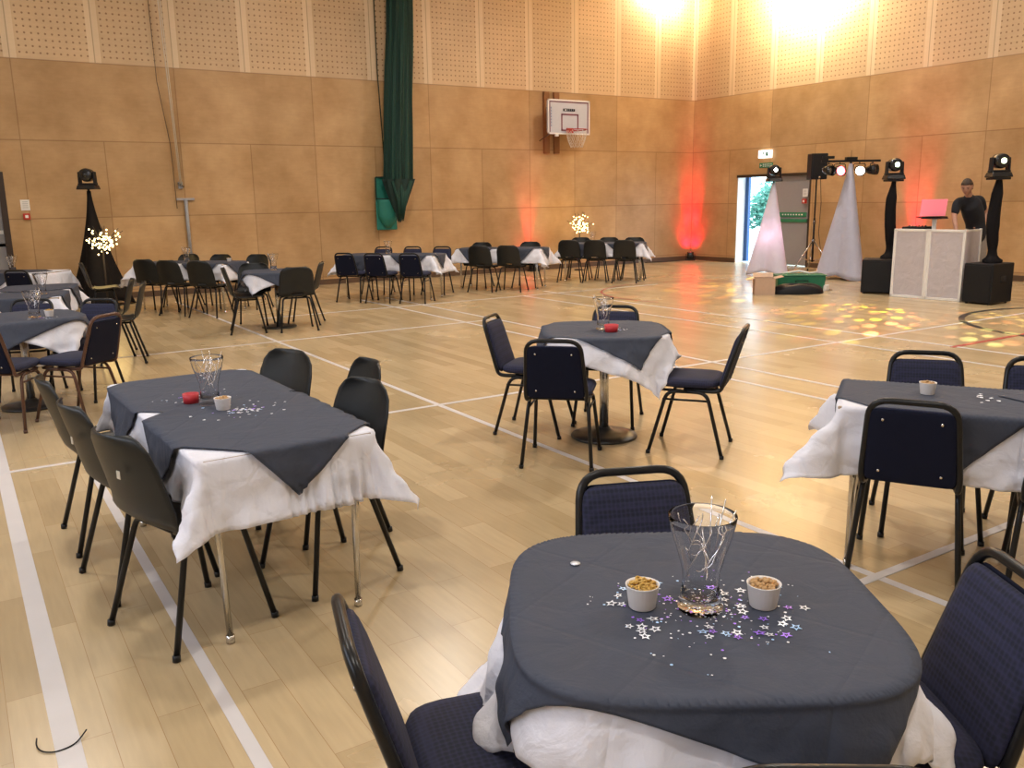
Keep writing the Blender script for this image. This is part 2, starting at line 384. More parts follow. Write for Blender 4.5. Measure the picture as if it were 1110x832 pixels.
# right wall (x=0) with the fire exit opening y -3.60..-1.49
b = MB(); DY0, DY1, DZ = -3.60, -1.49, 2.03
b.box((T/2, DY1/2, CEIL/2), (T, -DY1, CEIL)); b.box((T/2, (DY0+YF)/2, CEIL/2), (T, DY0-YF, CEIL)); b.box((T/2, (DY0+DY1)/2, (CEIL+DZ)/2), (T, DY1-DY0, CEIL-DZ))
struct('wall_right', b, M['wall_r'])
b = MB(); b.box((XL-.1, (YF+.25)/2, CEIL/2), (.2, .25-YF, CEIL)); struct('wall_left', b, M['plaster'])
b = MB(); b.box(((XL+.25)/2, YF-.1, CEIL/2), (.25-XL, .2, CEIL)); struct('wall_front', b, M['plaster'])
b = MB(); b.box((-14.95/2, -.012, .05), (14.95, .024, .10)); struct('baseboard_back', b, M['skirt'])
b = MB(); b.box((-.012, DY1/2, .05), (.024, -DY1, .10)); b.box((-.012, (DY0+YF)/2, .05), (.024, DY0-YF, .10)); struct('baseboard_right', b, M['skirt'])

t = struct('added_window', MB().box((XL+.06, -12.5, 3.6), (.02, 9.0, 1.9)), mat('added glowing glazing', (.8, .85, .9), .4, emit=(.78, .86, 1), es=2.5))  # unseen glowing window added in the left wall to brighten the hall
b = MB()
for y in (-17, -14.75, -12.5, -10.25, -8): b.box((XL+.08, y, 3.6), (.08, .07, 2.0))
for z in (2.62, 4.58): b.box((XL+.08, -12.5, z), (.08, 9.1, .08))
b.build('added_window_frame', M['white'], t)
L = bpy.data.lights.new('added_window_light', 'AREA'); L.shape = 'RECTANGLE'; L.size = 8.8; L.size_y = 1.8; L.energy = 130; L.color = (.74, .82, 1.0)  # added cool fill lamp in front of that unseen glazing
lo = bpy.data.objects.new('added_window_light', L); COL.objects.link(lo); lo.location = (XL+.14, -12.5, 3.6); lo.rotation_euler = (0, R(-90), R(0))
# orient the rectangle: local x along the wall
lo.rotation_euler = Matrix(((0, 0, -1), (1, 0, 0), (0, -1, 0))).to_euler()
# court lines painted on the floor (a hair above it)
n_trim = [0]
def line(p, q, wd, m):
    n_trim[0] += 1
    p = Vector((*p, 0)); q = Vector((*q, 0)); d = (q-p).normalized(); n = Vector((-d.y, d.x, 0))*wd/2
    z = .0012+.0002*n_trim[0]
    b = MB(); b.add([p-n+Vector((0, 0, z)), q-n+Vector((0, 0, z)), q+n+Vector((0, 0, z)), p+n+Vector((0, 0, z)), p-n, q-n, q+n, p+n], [(0, 1, 2, 3), (4, 5, 1, 0), (5, 6, 2, 1), (6, 7, 3, 2), (7, 4, 0, 3)])
    struct('trim_%d' % n_trim[0], b, m)
def arc(c, r, a0, a1, wd, m):
    n_trim[0] += 1; z = .0012+.0002*n_trim[0]; b = MB()
    def fn(u, v):
        a = a0+(a1-a0)*u; rr = r+(v-.5)*wd; return (c[0]+rr*math.cos(a), c[1]+rr*math.sin(a), z)
    b.grid(fn, 64, 1); b.build('trim_%d' % n_trim[0], m)['kind'] = 'structure'
W5 = .043
line((-12.77, -17.2), (-12.77, -1.2), W5, M['line_white'])
line((-15.72, -18.5), (-15.72, -6.45), .07, M['line_white'])
line((-15.27, -18.5), (-15.27, -10.4), W5, M['line_white'])
line((-17.5, -6.45), (-9.8, -6.45), W5, M['line_white'])
line((-15.72, -10.39), (-3.0, -10.39), W5, M['line_white'])
line((-10.27, -17.5), (-10.27, -3.0), W5, M['line_white'])
line((-9.81, -17.5), (-9.81, -3.0), W5, M['line_white'])
line((-13.4, -14.23), (-9.81, -14.23), W5, M['line_white'])
line((-7.25, -17.5), (-7.25, -3.9), W5, M['line_white'])
line((-7.95, -17.5), (-7.95, -4.3), .035, M['line_white'])
line((-12.3, -4.3), (-5.0, -4.3), .035, M['line_white'])
line((-7.3, -11.29), (-3.0, -11.29), .05, M['line_red'])
arc((-4.4, -11.6), 1.65, R(60), R(230), .07, M['line_black'])
arc((-5.2, -5.8), 1.8, R(20), R(200), .03, M['line_red'])

# ------------------------------------------------------------------ chairs
def make_banquet(tube):
    t = thing('banquet_chair', 'x', 'chair')
    tm = M[tube]
    HT = .79
    def back(x, z, off=0):   # point on the leaning back plane
        k = (z-.42)/(HT-.42); return (x, -.205-.115*k+off, z)
    b = MB(); b.cushion((0, .01, .447), (.40, .41, .075), p=5); b.build('seat', M['navy'], t)
    def padT(x, y, z):   # x across, z up, y thickness
        k = (z-.42)/(HT-.42); wx = 1-.13*k; p = back(x*wx, z); return (p[0], p[1]+y, p[2])
    b = MB(); b.cushion((0, .585, .012), (.345, .325, .042), p=9, T=lambda x, y, z: padT(x, z, y)); bk = b.build('backrest', M['navy'], t)
    b = MB(); b.cushion((0, .585, -.009), (.340, .320, .014), p=12, T=lambda x, y, z: padT(x, z, y))
    b.build('back_panel', M['navy_back'], t)
    for sx in (-1, 1):
        for z in (.475, .70):
            b = MB(); q = padT(sx*.115, -.018, z); b.ball(q, .006, 8, 5, (1, .5, 1)); b.build('button', M['chrome'], bk)
    pts = [(-.155, .02, .405), (-.175, -.20, .405), back(-.178, .46), back(-.153, HT-.012), back(.153, HT-.012), back(.178, .46), (.175, -.20, .405), (.155, .02, .405)]
    b = MB(); b.tube(fillet(pts, [.05, .03, .075, .075, .03, .05], 6), .0125, 10); b.build('back_frame', tm, t)
    b = MB(); b.tube(fillet([(-.165, .03, .40), (-.165, .17, .40), (.165, .17, .40), (.165, .03, .40)], .04), .009, 8)
    b.tube([(-.17, -.10, .40), (.17, -.10, .40)], .009, 8); b.build('seat_frame', tm, t)
    for sx in (-1, 1):
        for fy, top in ((.225, .12), (-.225, -.12)):
            b = MB(); b.tube(fillet([(sx*.172, 0, .396), (sx*.175, top, .396), (sx*.208, fy, 0.004)], .06), .0115, 10)
            b.tube([(sx*.2075, fy*.995, .022), (sx*.2085, fy, .001)], .0145, 10)
            b.build('leg', tm, t)
        b = MB(); b.tube([(sx*.180, .145, .345), (sx*.180, -.145, .345)], .007, 8); b.build('stretcher', tm, t)
    return t
def make_plastic(slot, sticker):
    t = thing('plastic_chair', 'x', 'chair')
    prof = [(.215, .405), (.212, .425), (.19, .442), (.13, .440), (.05, .430), (-.03, .424), (-.10, .428), (-.155, .445), (-.188, .48), (-.205, .53), (-.222, .60), (-.242, .67), (-.262, .74), (-.274, .782), (-.279, .80)]
    # resample the side profile
    P = np.array(prof); d = np.r_[0, np.cumsum(np.hypot(*np.diff(P, axis=0).T))]; L = d[-1]
    def fn(u, v):
        s = v*L; y = np.interp(s, d, P[:, 0]); z = np.interp(s, d, P[:, 1])
        # half width along the profile: seat wide, waist, back with rounded top
        hw = np.interp(v, [0, .05, .3, .5, .62, .85, .93, .98, 1], [.18, .21, .225, .22, .215, .205, .19, .155, .115])
        x = (u*2-1); X = x*hw
        curl = abs(x)**3
        if v < .5: z = z+.022*curl*(1 if v > .1 else v*10)
        k = np.clip((v-.42)/.2, 0, 1); y = y+k*.045*abs(x)**2
        if v > .97: z = z-0.0
        return (X, y, z)
    nu, nv = 20, 40
    def skip(i, j): return slot and 7 <= i <= 12 and 21 <= j <= 22
    b = MB(); b.grid(fn, nu, nv, skip); sh = b.build('seat_shell', M['plastic'], t, solid=.007)
    if sticker:
        b = MB(); b.box((0.06, -.262, .66), (.022, .002, .028)); b.build('sticker', M['cream'], sh)
    for sx in (-1, 1):
        for fy, top in ((.20, .12), (-.215, -.10)):
            b = MB(); b.tube(fillet([(sx*.10, top, .412), (sx*.165, top, .412), (sx*.225, fy, 0.004)], .045), .0115, 10)
            b.tube([(sx*.2235, fy*.99, .022), (sx*.2255, fy, .001)], .0145, 10)
            b.build('leg', M['black_tube'], t)
    b = MB()
    for y in (.12, -.10): b.tube([(-.12, y, .411), (.12, y, .411)], .010, 8)
    for sx in (-1, 1): b.tube([(sx*.11, .12, .409), (sx*.11, -.10, .409)], .010, 8)
    b.build('seat_frame', M['black_tube'], t)
    return t
BQ = make_banquet('black_tube'); BZ = make_banquet('bronze_tube')
PLS = make_plastic(True, False); PLN = make_plastic(False, True); PLP = make_plastic(False, False)
used = set()
def chair(proto, x, y, deg, label, group):
    if proto.name not in used:
        used.add(proto.name); proto.location = (x, y, 0); proto.rotation_euler = (0, 0, R(deg)); proto['label'] = label; proto['group'] = group; return proto
    return dup(proto, (x, y, 0), R(deg), label, group)

# ------------------------------------------------------------------ tables and cloths
def outline(kind, a, bb, p=4.0):
    if kind == 'round':
        out = []
        for k in range(72):
            t = 2*PI*k/72; c, s = math.cos(t), math.sin(t); r = (abs(c/a)**p+abs(s/bb)**p)**(-1/p); out.append((r*c, r*s))
        return np.array(out)
    out = []; rr = .025
    for cx_, cy_, a0 in ((a-rr, bb-rr, 0), (-a+rr, bb-rr, 90), (-a+rr, -bb+rr, 180), (a-rr, -bb+rr, 270)):
        for k in range(6):
            t = R(a0+18*k); out.append((cx_+rr*math.cos(t), cy_+rr*math.sin(t)))
    return np.array(out)
DRAPE = {}
def cloth(name, label, cat, tab, size, rot, off, h, mname, flare=14, amp=8, seed=0, group=None, N=56, k=22, stiff=.0, cf=14):
    """a rectangular paper cloth laid flat on the table, hanging where it passes the edge"""
    kind, (lx, ly, lz, lrz), a, bb, H = tab
    key = (lx, ly)
    if key in DRAPE: flare, amp, k, seed, cf = DRAPE[key]
    DRAPE[key] = (flare, amp, k, seed, cf)
    O = outline(kind, a, bb); O2 = np.roll(O, -1, 0); E = O2-O; EL = (E**2).sum(1)
    per = np.r_[0, np.cumsum(np.sqrt(EL))]
    rng = random.Random(seed); ph = [rng.uniform(0, 6.28) for _ in range(8)]
    c, s = math.cos(R(rot)), math.sin(R(rot))
    def fn(u, v):
        fx, fy = (u-.5)*size[0], (v-.5)*size[1]
        x, y = off[0]+fx*c-fy*s, off[1]+fx*s+fy*c
        p = np.array([x, y]); t = np.clip(((p-O)*E).sum(1)/EL, 0, 1); Q = O+E*t[:, None]; D2 = ((p-Q)**2).sum(1); i = int(D2.argmin())
        cr = E[:, 0]*(p[1]-O[:, 1])-E[:, 1]*(p[0]-O[:, 0])
        q = Q[i]; d = math.sqrt(D2[i]); arc_ = per[i]+t[i]*math.sqrt(EL[i])
        wob = .0015*math.sin(17*x+ph[0])*math.sin(15*y+ph[1])
        if (cr >= 0).all(): return (x, y, H+h+abs(wob)*.5)
        n = (p-q)/max(d, 1e-6)
        ang = math.atan2(n[1], n[0])
        tt = arc_+ang*.35
        nz = lambda f_, o_: _noise.noise(Vector((f_*x+o_+seed, f_*y-o_, 3.1*o_)))
        fold = math.asin(.95*math.sin(k*tt+ph[2]))*.42+nz(5, 1)*1.0+nz(11, 2)*.5
        phi = R(flare)+R(amp)*fold*min(1, d/.14)+R(5)*nz(16, 4)*min(1, d/.05)
        if kind == 'rect': phi += R(cf)*abs(math.sin(2*ang))**1.5*min(1, d/.12)
        phi = phi*(1-math.exp(-d/.02))+(1-min(1, d/.015))*R(60)
        phi += stiff*R(35)*max(0, (d-.1))*3
        o = h*1.3+.004+(.006 if mname == 'navy_paper' else 0)+d*math.sin(phi)
        z = H+h-max(0, d*math.cos(phi)-.0)
        return (q[0]+n[0]*o, q[1]+n[1]*o, z)
    b = MB(); b.grid(fn, N, N)
    o = b.build(name, M[mname], None, solid=.0012)
    o.location = (lx, ly, lz); o.rotation_euler = (0, 0, lrz)
    return tag(o, label, cat, group)
def pedestal(x, y, deg, label, group, a=.385, H=.715):
    t = thing('pedestal_table', label, 'table', (x, y, 0), R(deg), group)
    O = outline('round', a, a)
    b = MB(); b.prism([tuple(p) for p in O], H-.025, H); b.build('tabletop', M['table_edge'], t, bevel=.004)
    b = MB(); b.tube([(0, 0, .03), (0, 0, H-.03)], .030, 20); b.build('column', M['chrome'], t)
    b = MB(); b.lathe([(.0, 0.0), (.215, 0.0), (.22, .008), (.215, .018), (.15, .030), (.07, .042), (.045, .055), (.035, .07)], seg=36); b.build('base', M['iron'], t)
    b = MB(); b.box((0, 0, H-.04), (.5, .05, .02)); b.box((0, 0, H-.04), (.05, .5, .02)); b.build('bracket', M['iron'], t)
    return ('round', (x, y, 0, R(deg)), a, a, H), t
def trestle(x, y, deg, label, group, a=.78, bb=.33, H=.71):
    """long axis = local x"""
    t = thing('folding_table', label, 'table', (x, y, 0), R(deg), group)
    b = MB(); b.box((0, 0, H-.0125), (2*a, 2*bb, .025)); b.build('tabletop', M['table_edge'], t, bevel=.004)
    for sx in (-1, 1):
        for sy in (-1, 1):
            b = MB(); X = sx*(a-.07)
            b.tube([(X, sy*(bb-.06), H-.03), (X+sx*.0, sy*(bb-.075), .015)], .0115, 10); b.tube([(X-.03*sx, sy*(bb-.06), H-.03), (X-.006*sx, sy*(bb-.074), .06)], .008, 8)
            b.tube([(X, sy*(bb-.075), .03), (X, sy*(bb-.075), .001)], .016, 10)
            b.build('leg', M['chrome'], t)
        b = MB(); b.tube([(sx*(a-.07), -bb+.06, H-.045), (sx*(a-.07), bb-.06, H-.045)], .010, 8); b.tube([(sx*(a-.1), 0, H-.04), (sx*.2, 0, H-.035)], .008, 8); b.build('brace', M['chrome'], t)
    b = MB(); b.box((0, bb-.02, H-.045), (2*a-.2, .02, .04)); b.box((0, -bb+.02, H-.045), (2*a-.2, .02, .04)); b.build('apron', M['iron'], t)
    return ('rect', (x, y, 0, R(deg)), a, bb, H), t

# vases, cups, confetti
def make_vase():
    t = thing('glass_vase', 'x', 'vase')
    out = [(.043, 0), (.046, .004), (.046, .012), (.041, .030), (.037, .060), (.039, .088), (.048, .122), (.060, .160), (.067, .192), (.0685, .203)]
    inn = [(r-.0020, z) for r, z in out[3:]][::-1]
    b = MB(); prof = out+[(.067, .2045)]+inn+[(.034, .028), (.0, .024)]
    b.lathe([(0, 0)]+prof, seg=40); g = b.build('glass_body', M['glass'], t)
    rng = random.Random(3); b = MB()
    for i in range(9):
        a0 = rng.uniform(0, 6.28); pts = []
        z0 = rng.uniform(.06, .12); tw = rng.uniform(1.5, 4)
        for k in range(14):
            u = k/13; z = z0+u*rng.choice([.10, .11])+.012*math.sin(9*u+i)
            rr = min(np.interp(z, [0, .065, .13, .17, .21, .3], [.034, .029, .039, .049, .058, .07])*.95, .07)*abs(math.cos(1.7*u+i))
            pts.append((rr*math.cos(a0+tw*u), rr*math.sin(a0+tw*u), z))
        b.tube(pts, .0013, 5)
    for i in range(3):
        a0 = rng.uniform(0, 6.28); b.tube([(.03*math.cos(a0), .03*math.sin(a0), .11), (.046*math.cos(a0+.2), .046*math.sin(a0+.2), .17), (.066*math.cos(a0+.3), .066*math.sin(a0+.3), .222)], .0015, 5)
    b.build('wire_tangle', M['silver'], t)
    return t
def make_cup(m, kind):
    t = thing('snack_cup', 'x', 'cup')
    seg = 48; b = MB()
    prof = [(0, 0), (.026, 0), (.0275, .002), (.033, .044), (.0345, .048), (.035, .050), (.0335, .050), (.031, .045), (.028, .03)]
    def flute(x, y, z):
        a = math.atan2(y, x); r = math.hypot(x, y); k = 1+(.012*math.cos(24*a) if .003 < z < .045 and r > .02 else 0); return (x*k, y*k, z)
    b.lathe(prof+[(0, .03)], seg=96, T=flute); b.build('card_cup', M['cup'], t)
    rng = random.Random(5); b = MB()
    for i in range(46):
        a = rng.uniform(0, 6.28); r = .0265*math.sqrt(rng.random()); z = .040+rng.uniform(0, .014)*(1-r/.05)
        if kind == 'ring':
            tilt = rng.uniform(-.8, .8); ax = rng.uniform(0, 6.28); pts = []
            for k in range(10):
                q = 2*PI*k/10; px, py = .006*math.cos(q), .006*math.sin(q)
                pts.append((r*math.cos(a)+px, r*math.sin(a)+py*math.cos(tilt), z+.003+py*math.sin(tilt)))
            b.tube(pts, .0022, 6, closed=True)
        else:
            b.ball((r*math.cos(a), r*math.sin(a), z+.002), .0055, 8, 6, (1.3, .8, .8))
    s = b.build('nuts' if kind != 'ring' else 'snack_rings', M[m], t); s['kind'] = 'stuff'
    return t
VASE = make_vase(); CUPR = make_cup('pretzel', 'ring'); CUPN = make_cup('nut', 'nut')
def place(proto, x, y, z, label, group=None, rz=0):
    if proto.name not in used:
        used.add(proto.name); proto.location = (x, y, z); proto['label'] = label; proto.rotation_euler = (0, 0, rz)
        if group: proto['group'] = group
        return proto
    return dup(proto, (x, y, z), rz, label, group)
def star_mesh(name, m, r=.012, hollow=True):
    b = MB(); o = []; i_ = []
    for k in range(10):
        a = PI/2+PI*k/5; rr = r if k % 2 == 0 else r*.45; o.append((rr*math.cos(a), rr*math.sin(a))); i_.append((rr*.55*math.cos(a), rr*.55*math.sin(a)))
    vs = [(*p, 0) for p in o]+[(*p, 0) for p in i_]+[(*p, .0006) for p in o]+[(*p, .0006) for p in i_]
    fs = []
    for k in range(10):
        j = (k+1) % 10; fs += [(20+k, 20+j, 30+j, 30+k), (k, j, 20+j, 20+k), (10+j, 10+k, 30+k, 30+j), (j, k, 10+k, 10+j)]
    b.add(vs, fs); return b.build(name, m)
def glitter(name, label, cx_, cy_, z, rad, n, seed, parent_rot=0, sx=1, sy=1, star=.0075, ms=('foil', 'foil_purple', 'foil_blue')):
    rng = random.Random(seed); b = MB()
    for i in range(n):
        a = rng.uniform(0, 6.28); r = min(rad, rad*abs(rng.gauss(0, .5)))
        x, y = cx_+sx*r*math.cos(a), cy_+sy*r*math.sin(a); b.cur = rng.choice([0, 0, 0, 1, 2]); q = rng.uniform(.35, 1)*star; t0 = rng.uniform(0, 6.28)
        k = rng.choice([5, 6, 10]); pts = []
        for j in range(k):
            rr = q if (k < 10 or j % 2 == 0) else q*.45
            t = t0+2*PI*j/k; pts.append((x+rr*math.cos(t), y+rr*math.sin(t), z+rng.uniform(0, .25)*q))
        b.add(pts+[(x, y, z)], [(j, (j+1) % k, k) for j in range(k)])
    o = b.build(name, [M[q] for q in ms]); return tag(o, label, 'confetti', kind='stuff')

# ================================================================== the tables
G_PED = 'round pedestal tables'; G_TR = 'folding tables'; G_W = 'white paper tablecloths'; G_D = 'dark slate paper toppers'
CR = math.degrees(-YAW)     # direction parallel to the picture plane, degrees

# T1, nearest round table
t1, _ = pedestal(-14.61, -15.02, CR, 'pedestal table nearest the camera, hidden under its white and dark paper cloths', G_PED, a=.362)
cloth('white_tablecloth', 'crumpled white paper cloth hanging from the nearest round table in the foreground', 'tablecloth', t1, (1.16, 1.16), 38, (0, 0), .002, 'white_paper', flare=17, amp=11, seed=3, group=G_W, k=5, N=110)
cloth('dark_topper', 'dark slate paper topper under the big glass vase on the nearest table', 'table topper', t1, (.83, .83), 70, (.0, -.01), .0075, 'navy_paper', group=G_D, N=150)
# T2, centre round table
t2, _ = pedestal(-12.31, -11.86, CR, 'round pedestal table in the middle of the hall with black disc base', G_PED)
cloth('white_tablecloth', 'white paper cloth with long pointed corners on the middle round pedestal table', 'tablecloth', t2, (1.16, 1.16), -18, (.0, .0), .002, 'white_paper', flare=20, amp=14, seed=11, group=G_W, k=6, N=70)
cloth('dark_topper', 'dark slate paper topper draped on the middle round pedestal table', 'table topper', t2, (.86, .86), -28, (.0, .0), .0075, 'navy_paper', group=G_D, N=64)
# T4, long table left of centre
t4, _ = trestle(-14.92, -12.53, 91.5, 'folding table at left centre with chrome legs and six black chairs', G_TR, a=.79, bb=.325)
cloth('white_tablecloth', 'white paper cloth with crumpled pointed corners on the long table at left centre', 'tablecloth', t4, (2.04, 1.08), 0, (-.02, .0), .002, 'white_paper', flare=7, amp=8, seed=21, group=G_W, k=4, N=96, cf=21)
cloth('dark_topper', 'dark topper on the far half of the long left centre table', 'table topper', t4, (.91, .91), 45, (.40, .0), .0065, 'navy_paper', group=G_D, N=70)
cloth('dark_topper', 'dark topper on the near half of the long left centre table', 'table topper', t4, (.90, .90), 41, (-.34, -.05), .0105, 'navy_paper', group=G_D, N=70)
# T3, right
A3 = -57
t3, _ = trestle(-12.205, -14.60, A3, 'folding table cut by the right edge of the photo, chrome legs', G_TR, a=.81, bb=.275)
cloth('white_tablecloth', 'white paper cloth with a long hanging corner on the table at the right edge', 'tablecloth', t3, (2.15, 1.12), 0, (.0, .0), .002, 'white_paper', flare=1, amp=4, seed=31, group=G_W, k=4, N=90, cf=42)
cloth('dark_topper', 'dark topper on the table at the right edge, with cup and silver confetti', 'table topper', t3, (.92, .92), 45, (-.40, .10), .0065, 'navy_paper', group=G_D, N=64)
cloth('dark_topper', 'second dark topper of the right edge table, cut by the frame', 'table topper', t3, (.92, .92), 45, (.44, .10), .0105, 'navy_paper', group=G_D, N=64)
# T5, left edge round
t5, _ = pedestal(-15.42, -8.47, 10, 'round pedestal table at the left edge with bronze legged navy chairs', G_PED, a=.40)
cloth('white_tablecloth', 'white paper cloth on the round table at the left edge', 'tablecloth', t5, (1.08, 1.08), -25, (0, 0), .002, 'white_paper', flare=18, amp=9, seed=41, group=G_W, k=5)
cloth('dark_topper', 'dark topper hanging in a point from the round table at the left edge', 'table topper', t5, (.95, .95), 20, (0, 0), .0075, 'navy_paper', group=G_D, N=56)
# T6, long table behind it
t6, _ = trestle(-15.15, -6.05, 78, 'folding table at the far left, behind the left edge round table', G_TR)
cloth('white_tablecloth', 'white paper cloth on the far left folding table behind the round one', 'tablecloth', t6, (2.05, 1.1), 0, (0, 0), .002, 'white_paper', flare=10, amp=9, cf=28, seed=51, group=G_W, k=5)
cloth('dark_topper', 'dark topper on the near half of the far left folding table', 'table topper', t6, (.9, .9), 40, (-.40, 0), .0075, 'navy_paper', group=G_D, N=48)
cloth('dark_topper', 'dark topper on the far half of the far left folding table', 'table topper', t6, (.9, .9), 45, (.40, 0), .0115, 'navy_paper', group=G_D, N=48)
# T12 far left by the door
t12, _ = trestle(-15.25, -2.55, -38, 'folding table by the grey door at the far left edge', G_TR)
cloth('white_tablecloth', 'white paper cloth on the table by the grey door, rounding off behind a navy chair', 'tablecloth', t12, (2.0, 1.1), 0, (0, 0), .002, 'white_paper', flare=10, amp=6, seed=55, group=G_W, k=5, N=44)
cloth('dark_topper', 'dark topper on the table by the grey door at far left', 'table topper', t12, (.9, .9), 45, (.1, 0), .0075, 'navy_paper', group=G_D, N=48)
# T7 by the wall behind the black cone
t7, _ = trestle(-12.78, -2.58, -50, 'folding table along the wall right of the black cone', G_TR)
cloth('white_tablecloth', 'white paper cloth on the table right of the black cone', 'tablecloth', t7, (2.15, 1.12), 0, (-.05, 0), .002, 'white_paper', flare=10, amp=9, cf=28, seed=61, group=G_W, k=5)
cloth('dark_topper', 'dark topper on the left half of the table right of the black cone', 'table topper', t7, (.9, .9), 42, (-.38, 0), .0075, 'navy_paper', group=G_D, N=48)
cloth('dark_topper', 'dark topper on the right half of the table right of the black cone', 'table topper', t7, (.9, .9), 47, (.40, 0), .0115, 'navy_paper', group=G_D, N=48)
# T8 small round in front of it
t8, _ = pedestal(-12.36, -5.28, -20, 'small round pedestal table with four black plastic chairs', G_PED)
cloth('white_tablecloth', 'white paper cloth on the small round table with plastic chairs', 'tablecloth', t8, (1.02, 1.02), 15, (0, 0), .002, 'white_paper', flare=15, amp=9, seed=71, group=G_W, k=5, N=48)
cloth('dark_topper', 'dark topper on the small round table with plastic chairs', 'table topper', t8, (.92, .92), 60, (0, 0), .0075, 'navy_paper', group=G_D, N=56)
# T9
t9, _ = trestle(-9.72, -3.15, -48, 'folding table in front of the green netting with navy chairs', G_TR, a=.80)
cloth('white_tablecloth', 'white paper cloth on the table in front of the green netting', 'tablecloth', t9, (2.2, 1.15), 0, (0, 0), .002, 'white_paper', flare=10, amp=9, cf=28, seed=81, group=G_W, k=5)
cloth('dark_topper', 'dark topper on the left half of the table in front of the netting', 'table topper', t9, (.9, .9), 42, (-.40, 0), .0075, 'navy_paper', group=G_D, N=48)
cloth('dark_topper', 'dark topper, right half of the table in front of the netting', 'table topper', t9, (.9, .9), 47, (.40, 0), .0115, 'navy_paper', group=G_D, N=48)
# T10
t10, _ = trestle(-7.50, -2.98, -50, 'folding table under the basketball hoop side, left of the lit tree', G_TR)
cloth('white_tablecloth', 'white paper cloth on the table just left of the lit tree', 'tablecloth', t10, (2.1, 1.15), 0, (.03, 0), .002, 'white_paper', flare=10, amp=8, cf=28, seed=91, group=G_W, k=5)
cloth('dark_topper', 'dark topper on the left half of the table left of the lit tree', 'table topper', t10, (.9, .9), 42, (-.40, 0), .0075, 'navy_paper', group=G_D, N=48)
cloth('dark_topper', 'dark topper on the right half of the table left of the lit tree', 'table topper', t10, (.9, .9), 47, (.36, 0), .0115, 'navy_paper', group=G_D, N=48)
# T11
t11, _ = trestle(-5.22, -3.0, -44, 'folding table farthest right along the wall, beneath the lit tree', G_TR)
cloth('white_tablecloth', 'white paper cloth on the table beneath the lit tree', 'tablecloth', t11, (2.15, 1.15), 0, (0, 0), .002, 'white_paper', flare=10, amp=8, cf=28, seed=101, group=G_W, k=5)
cloth('dark_topper', 'dark topper on the left half of the table beneath the lit tree', 'table topper', t11, (.9, .9), 42, (-.40, 0), .0075, 'navy_paper', group=G_D, N=48)
cloth('dark_topper', 'dark topper on the right half of the table beneath the lit tree', 'table topper', t11, (.9, .9), 47, (.40, 0), .0115, 'navy_paper', group=G_D, N=48)

# ================================================================== chairs round them
g = 'navy chairs round the nearest table'
chair(BQ, -14.375, -14.69, 157, 'navy chair on the far side of the nearest round table, facing the camera', g)
chair(BQ, -14.995, -14.885, 254, 'navy chair left of the nearest round table, seat tucked under the white cloth', g)
chair(BQ, -14.31, -15.23, 58, 'navy chair right of the nearest round table, cut by the right edge', g)
chair(BQ, -14.725, -15.335, 325, 'navy chair whose black top rail just shows at the bottom edge', g)
g = 'navy chairs round the middle pedestal table'
chair(BQ, -12.034, -12.383, 36, 'navy chair seen side on, right of the middle pedestal table', g)
chair(BQ, -12.575, -11.441, 219, 'navy chair left of the middle pedestal table', g)
chair(BQ, -12.841, -12.113, 315.5, 'navy chair with its back to the camera in front of the middle pedestal table', g)
chair(BQ, -12.021, -11.546, 131, 'navy chair behind the middle pedestal table', g)
g = 'navy chairs at the right edge table'
chair(BQ, -12.57, -14.225, 299, 'navy chair with its back to the camera at the right edge table', g)
chair(BQ, -12.28, -14.72, 299, 'navy chair mostly under the right edge table, only seat and legs in view', g)
chair(BQ, -12.071, -13.99, 130, 'navy chair behind the right edge table, whole top rail in view', g)
chair(BQ, -11.80, -14.42, 130, 'navy chair behind the right edge table, cut by the frame', g)
g = 'black plastic chairs at the long left centre table'
chair(PLN, -15.215, -13.00, 289, 'black plastic chair nearest the camera on the left side of the long table', g)
chair(PLN, -15.27, -12.45, 279, 'black plastic chair in the middle of the left side of the long table', g)
chair(PLP, -15.30, -11.84, 272, 'black plastic chair farthest on the left side of the long table', g)
chair(PLP, -14.62, -12.85, 100, 'black plastic chair nearest the camera on the right side of the long table', g)
chair(PLP, -14.42, -12.36, 88, 'black plastic chair in the middle of the right side of the long table', g)
chair(PLP, -14.62, -11.92, 110, 'black plastic chair farthest on the right side of the long table', g)
g = 'bronze legged navy chairs at the left edge table'
chair(BZ, -15.13, -9.10, 42, 'navy chair with bronze legs seen from behind at the left edge round table', g)
chair(BZ, -15.60, -9.10, 330, 'navy chair with bronze legs cut by the left edge, seat in view', g)
chair(BQ, -14.995, -8.348, 140, 'navy chair right of the left edge round table, facing the camera', g)
chair(BQ, -15.37, -8.0, 163, 'dark backed chair behind the left edge round table, behind the vase', g)
g = 'black plastic chairs beside the far left folding table'
chair(PLP, -14.47, -6.20, 78, 'black plastic chair beside the far left folding table, the farther of two', g)
chair(PLP, -14.45, -6.72, 78, 'black plastic chair beside the far left folding table, the nearer of two', g)
chair(BQ, -14.95, -3.25, 322, 'navy chair in front of the table by the grey door', 'chairs at the table by the grey door')
chair(PLP, -14.063, -2.92, 262, 'black plastic chair seen side on, left of the black cone', 'chairs at the table by the grey door')
g = 'black plastic chairs at the table right of the black cone'
for (x, y, d), l in zip([(-13.29, -2.50, 310), (-13.066, -3.018, 308), (-12.771, -3.55, 311), (-12.808, -1.971, 130), (-12.442, -2.48, 130), (-12.02, -2.95, 128)],
    ['first black plastic chair right of the black cone, near side', 'middle of the three near side chairs right of the black cone', 'third near side chair right of the black cone', 'wall side chair below the grey wall pipe', 'middle wall side chair at the table right of the black cone', 'rightmost wall side chair at the table right of the black cone']):
    chair(PLS, x, y, d, 'black plastic chair, '+l, g)
g = 'black plastic chairs round the small round table'
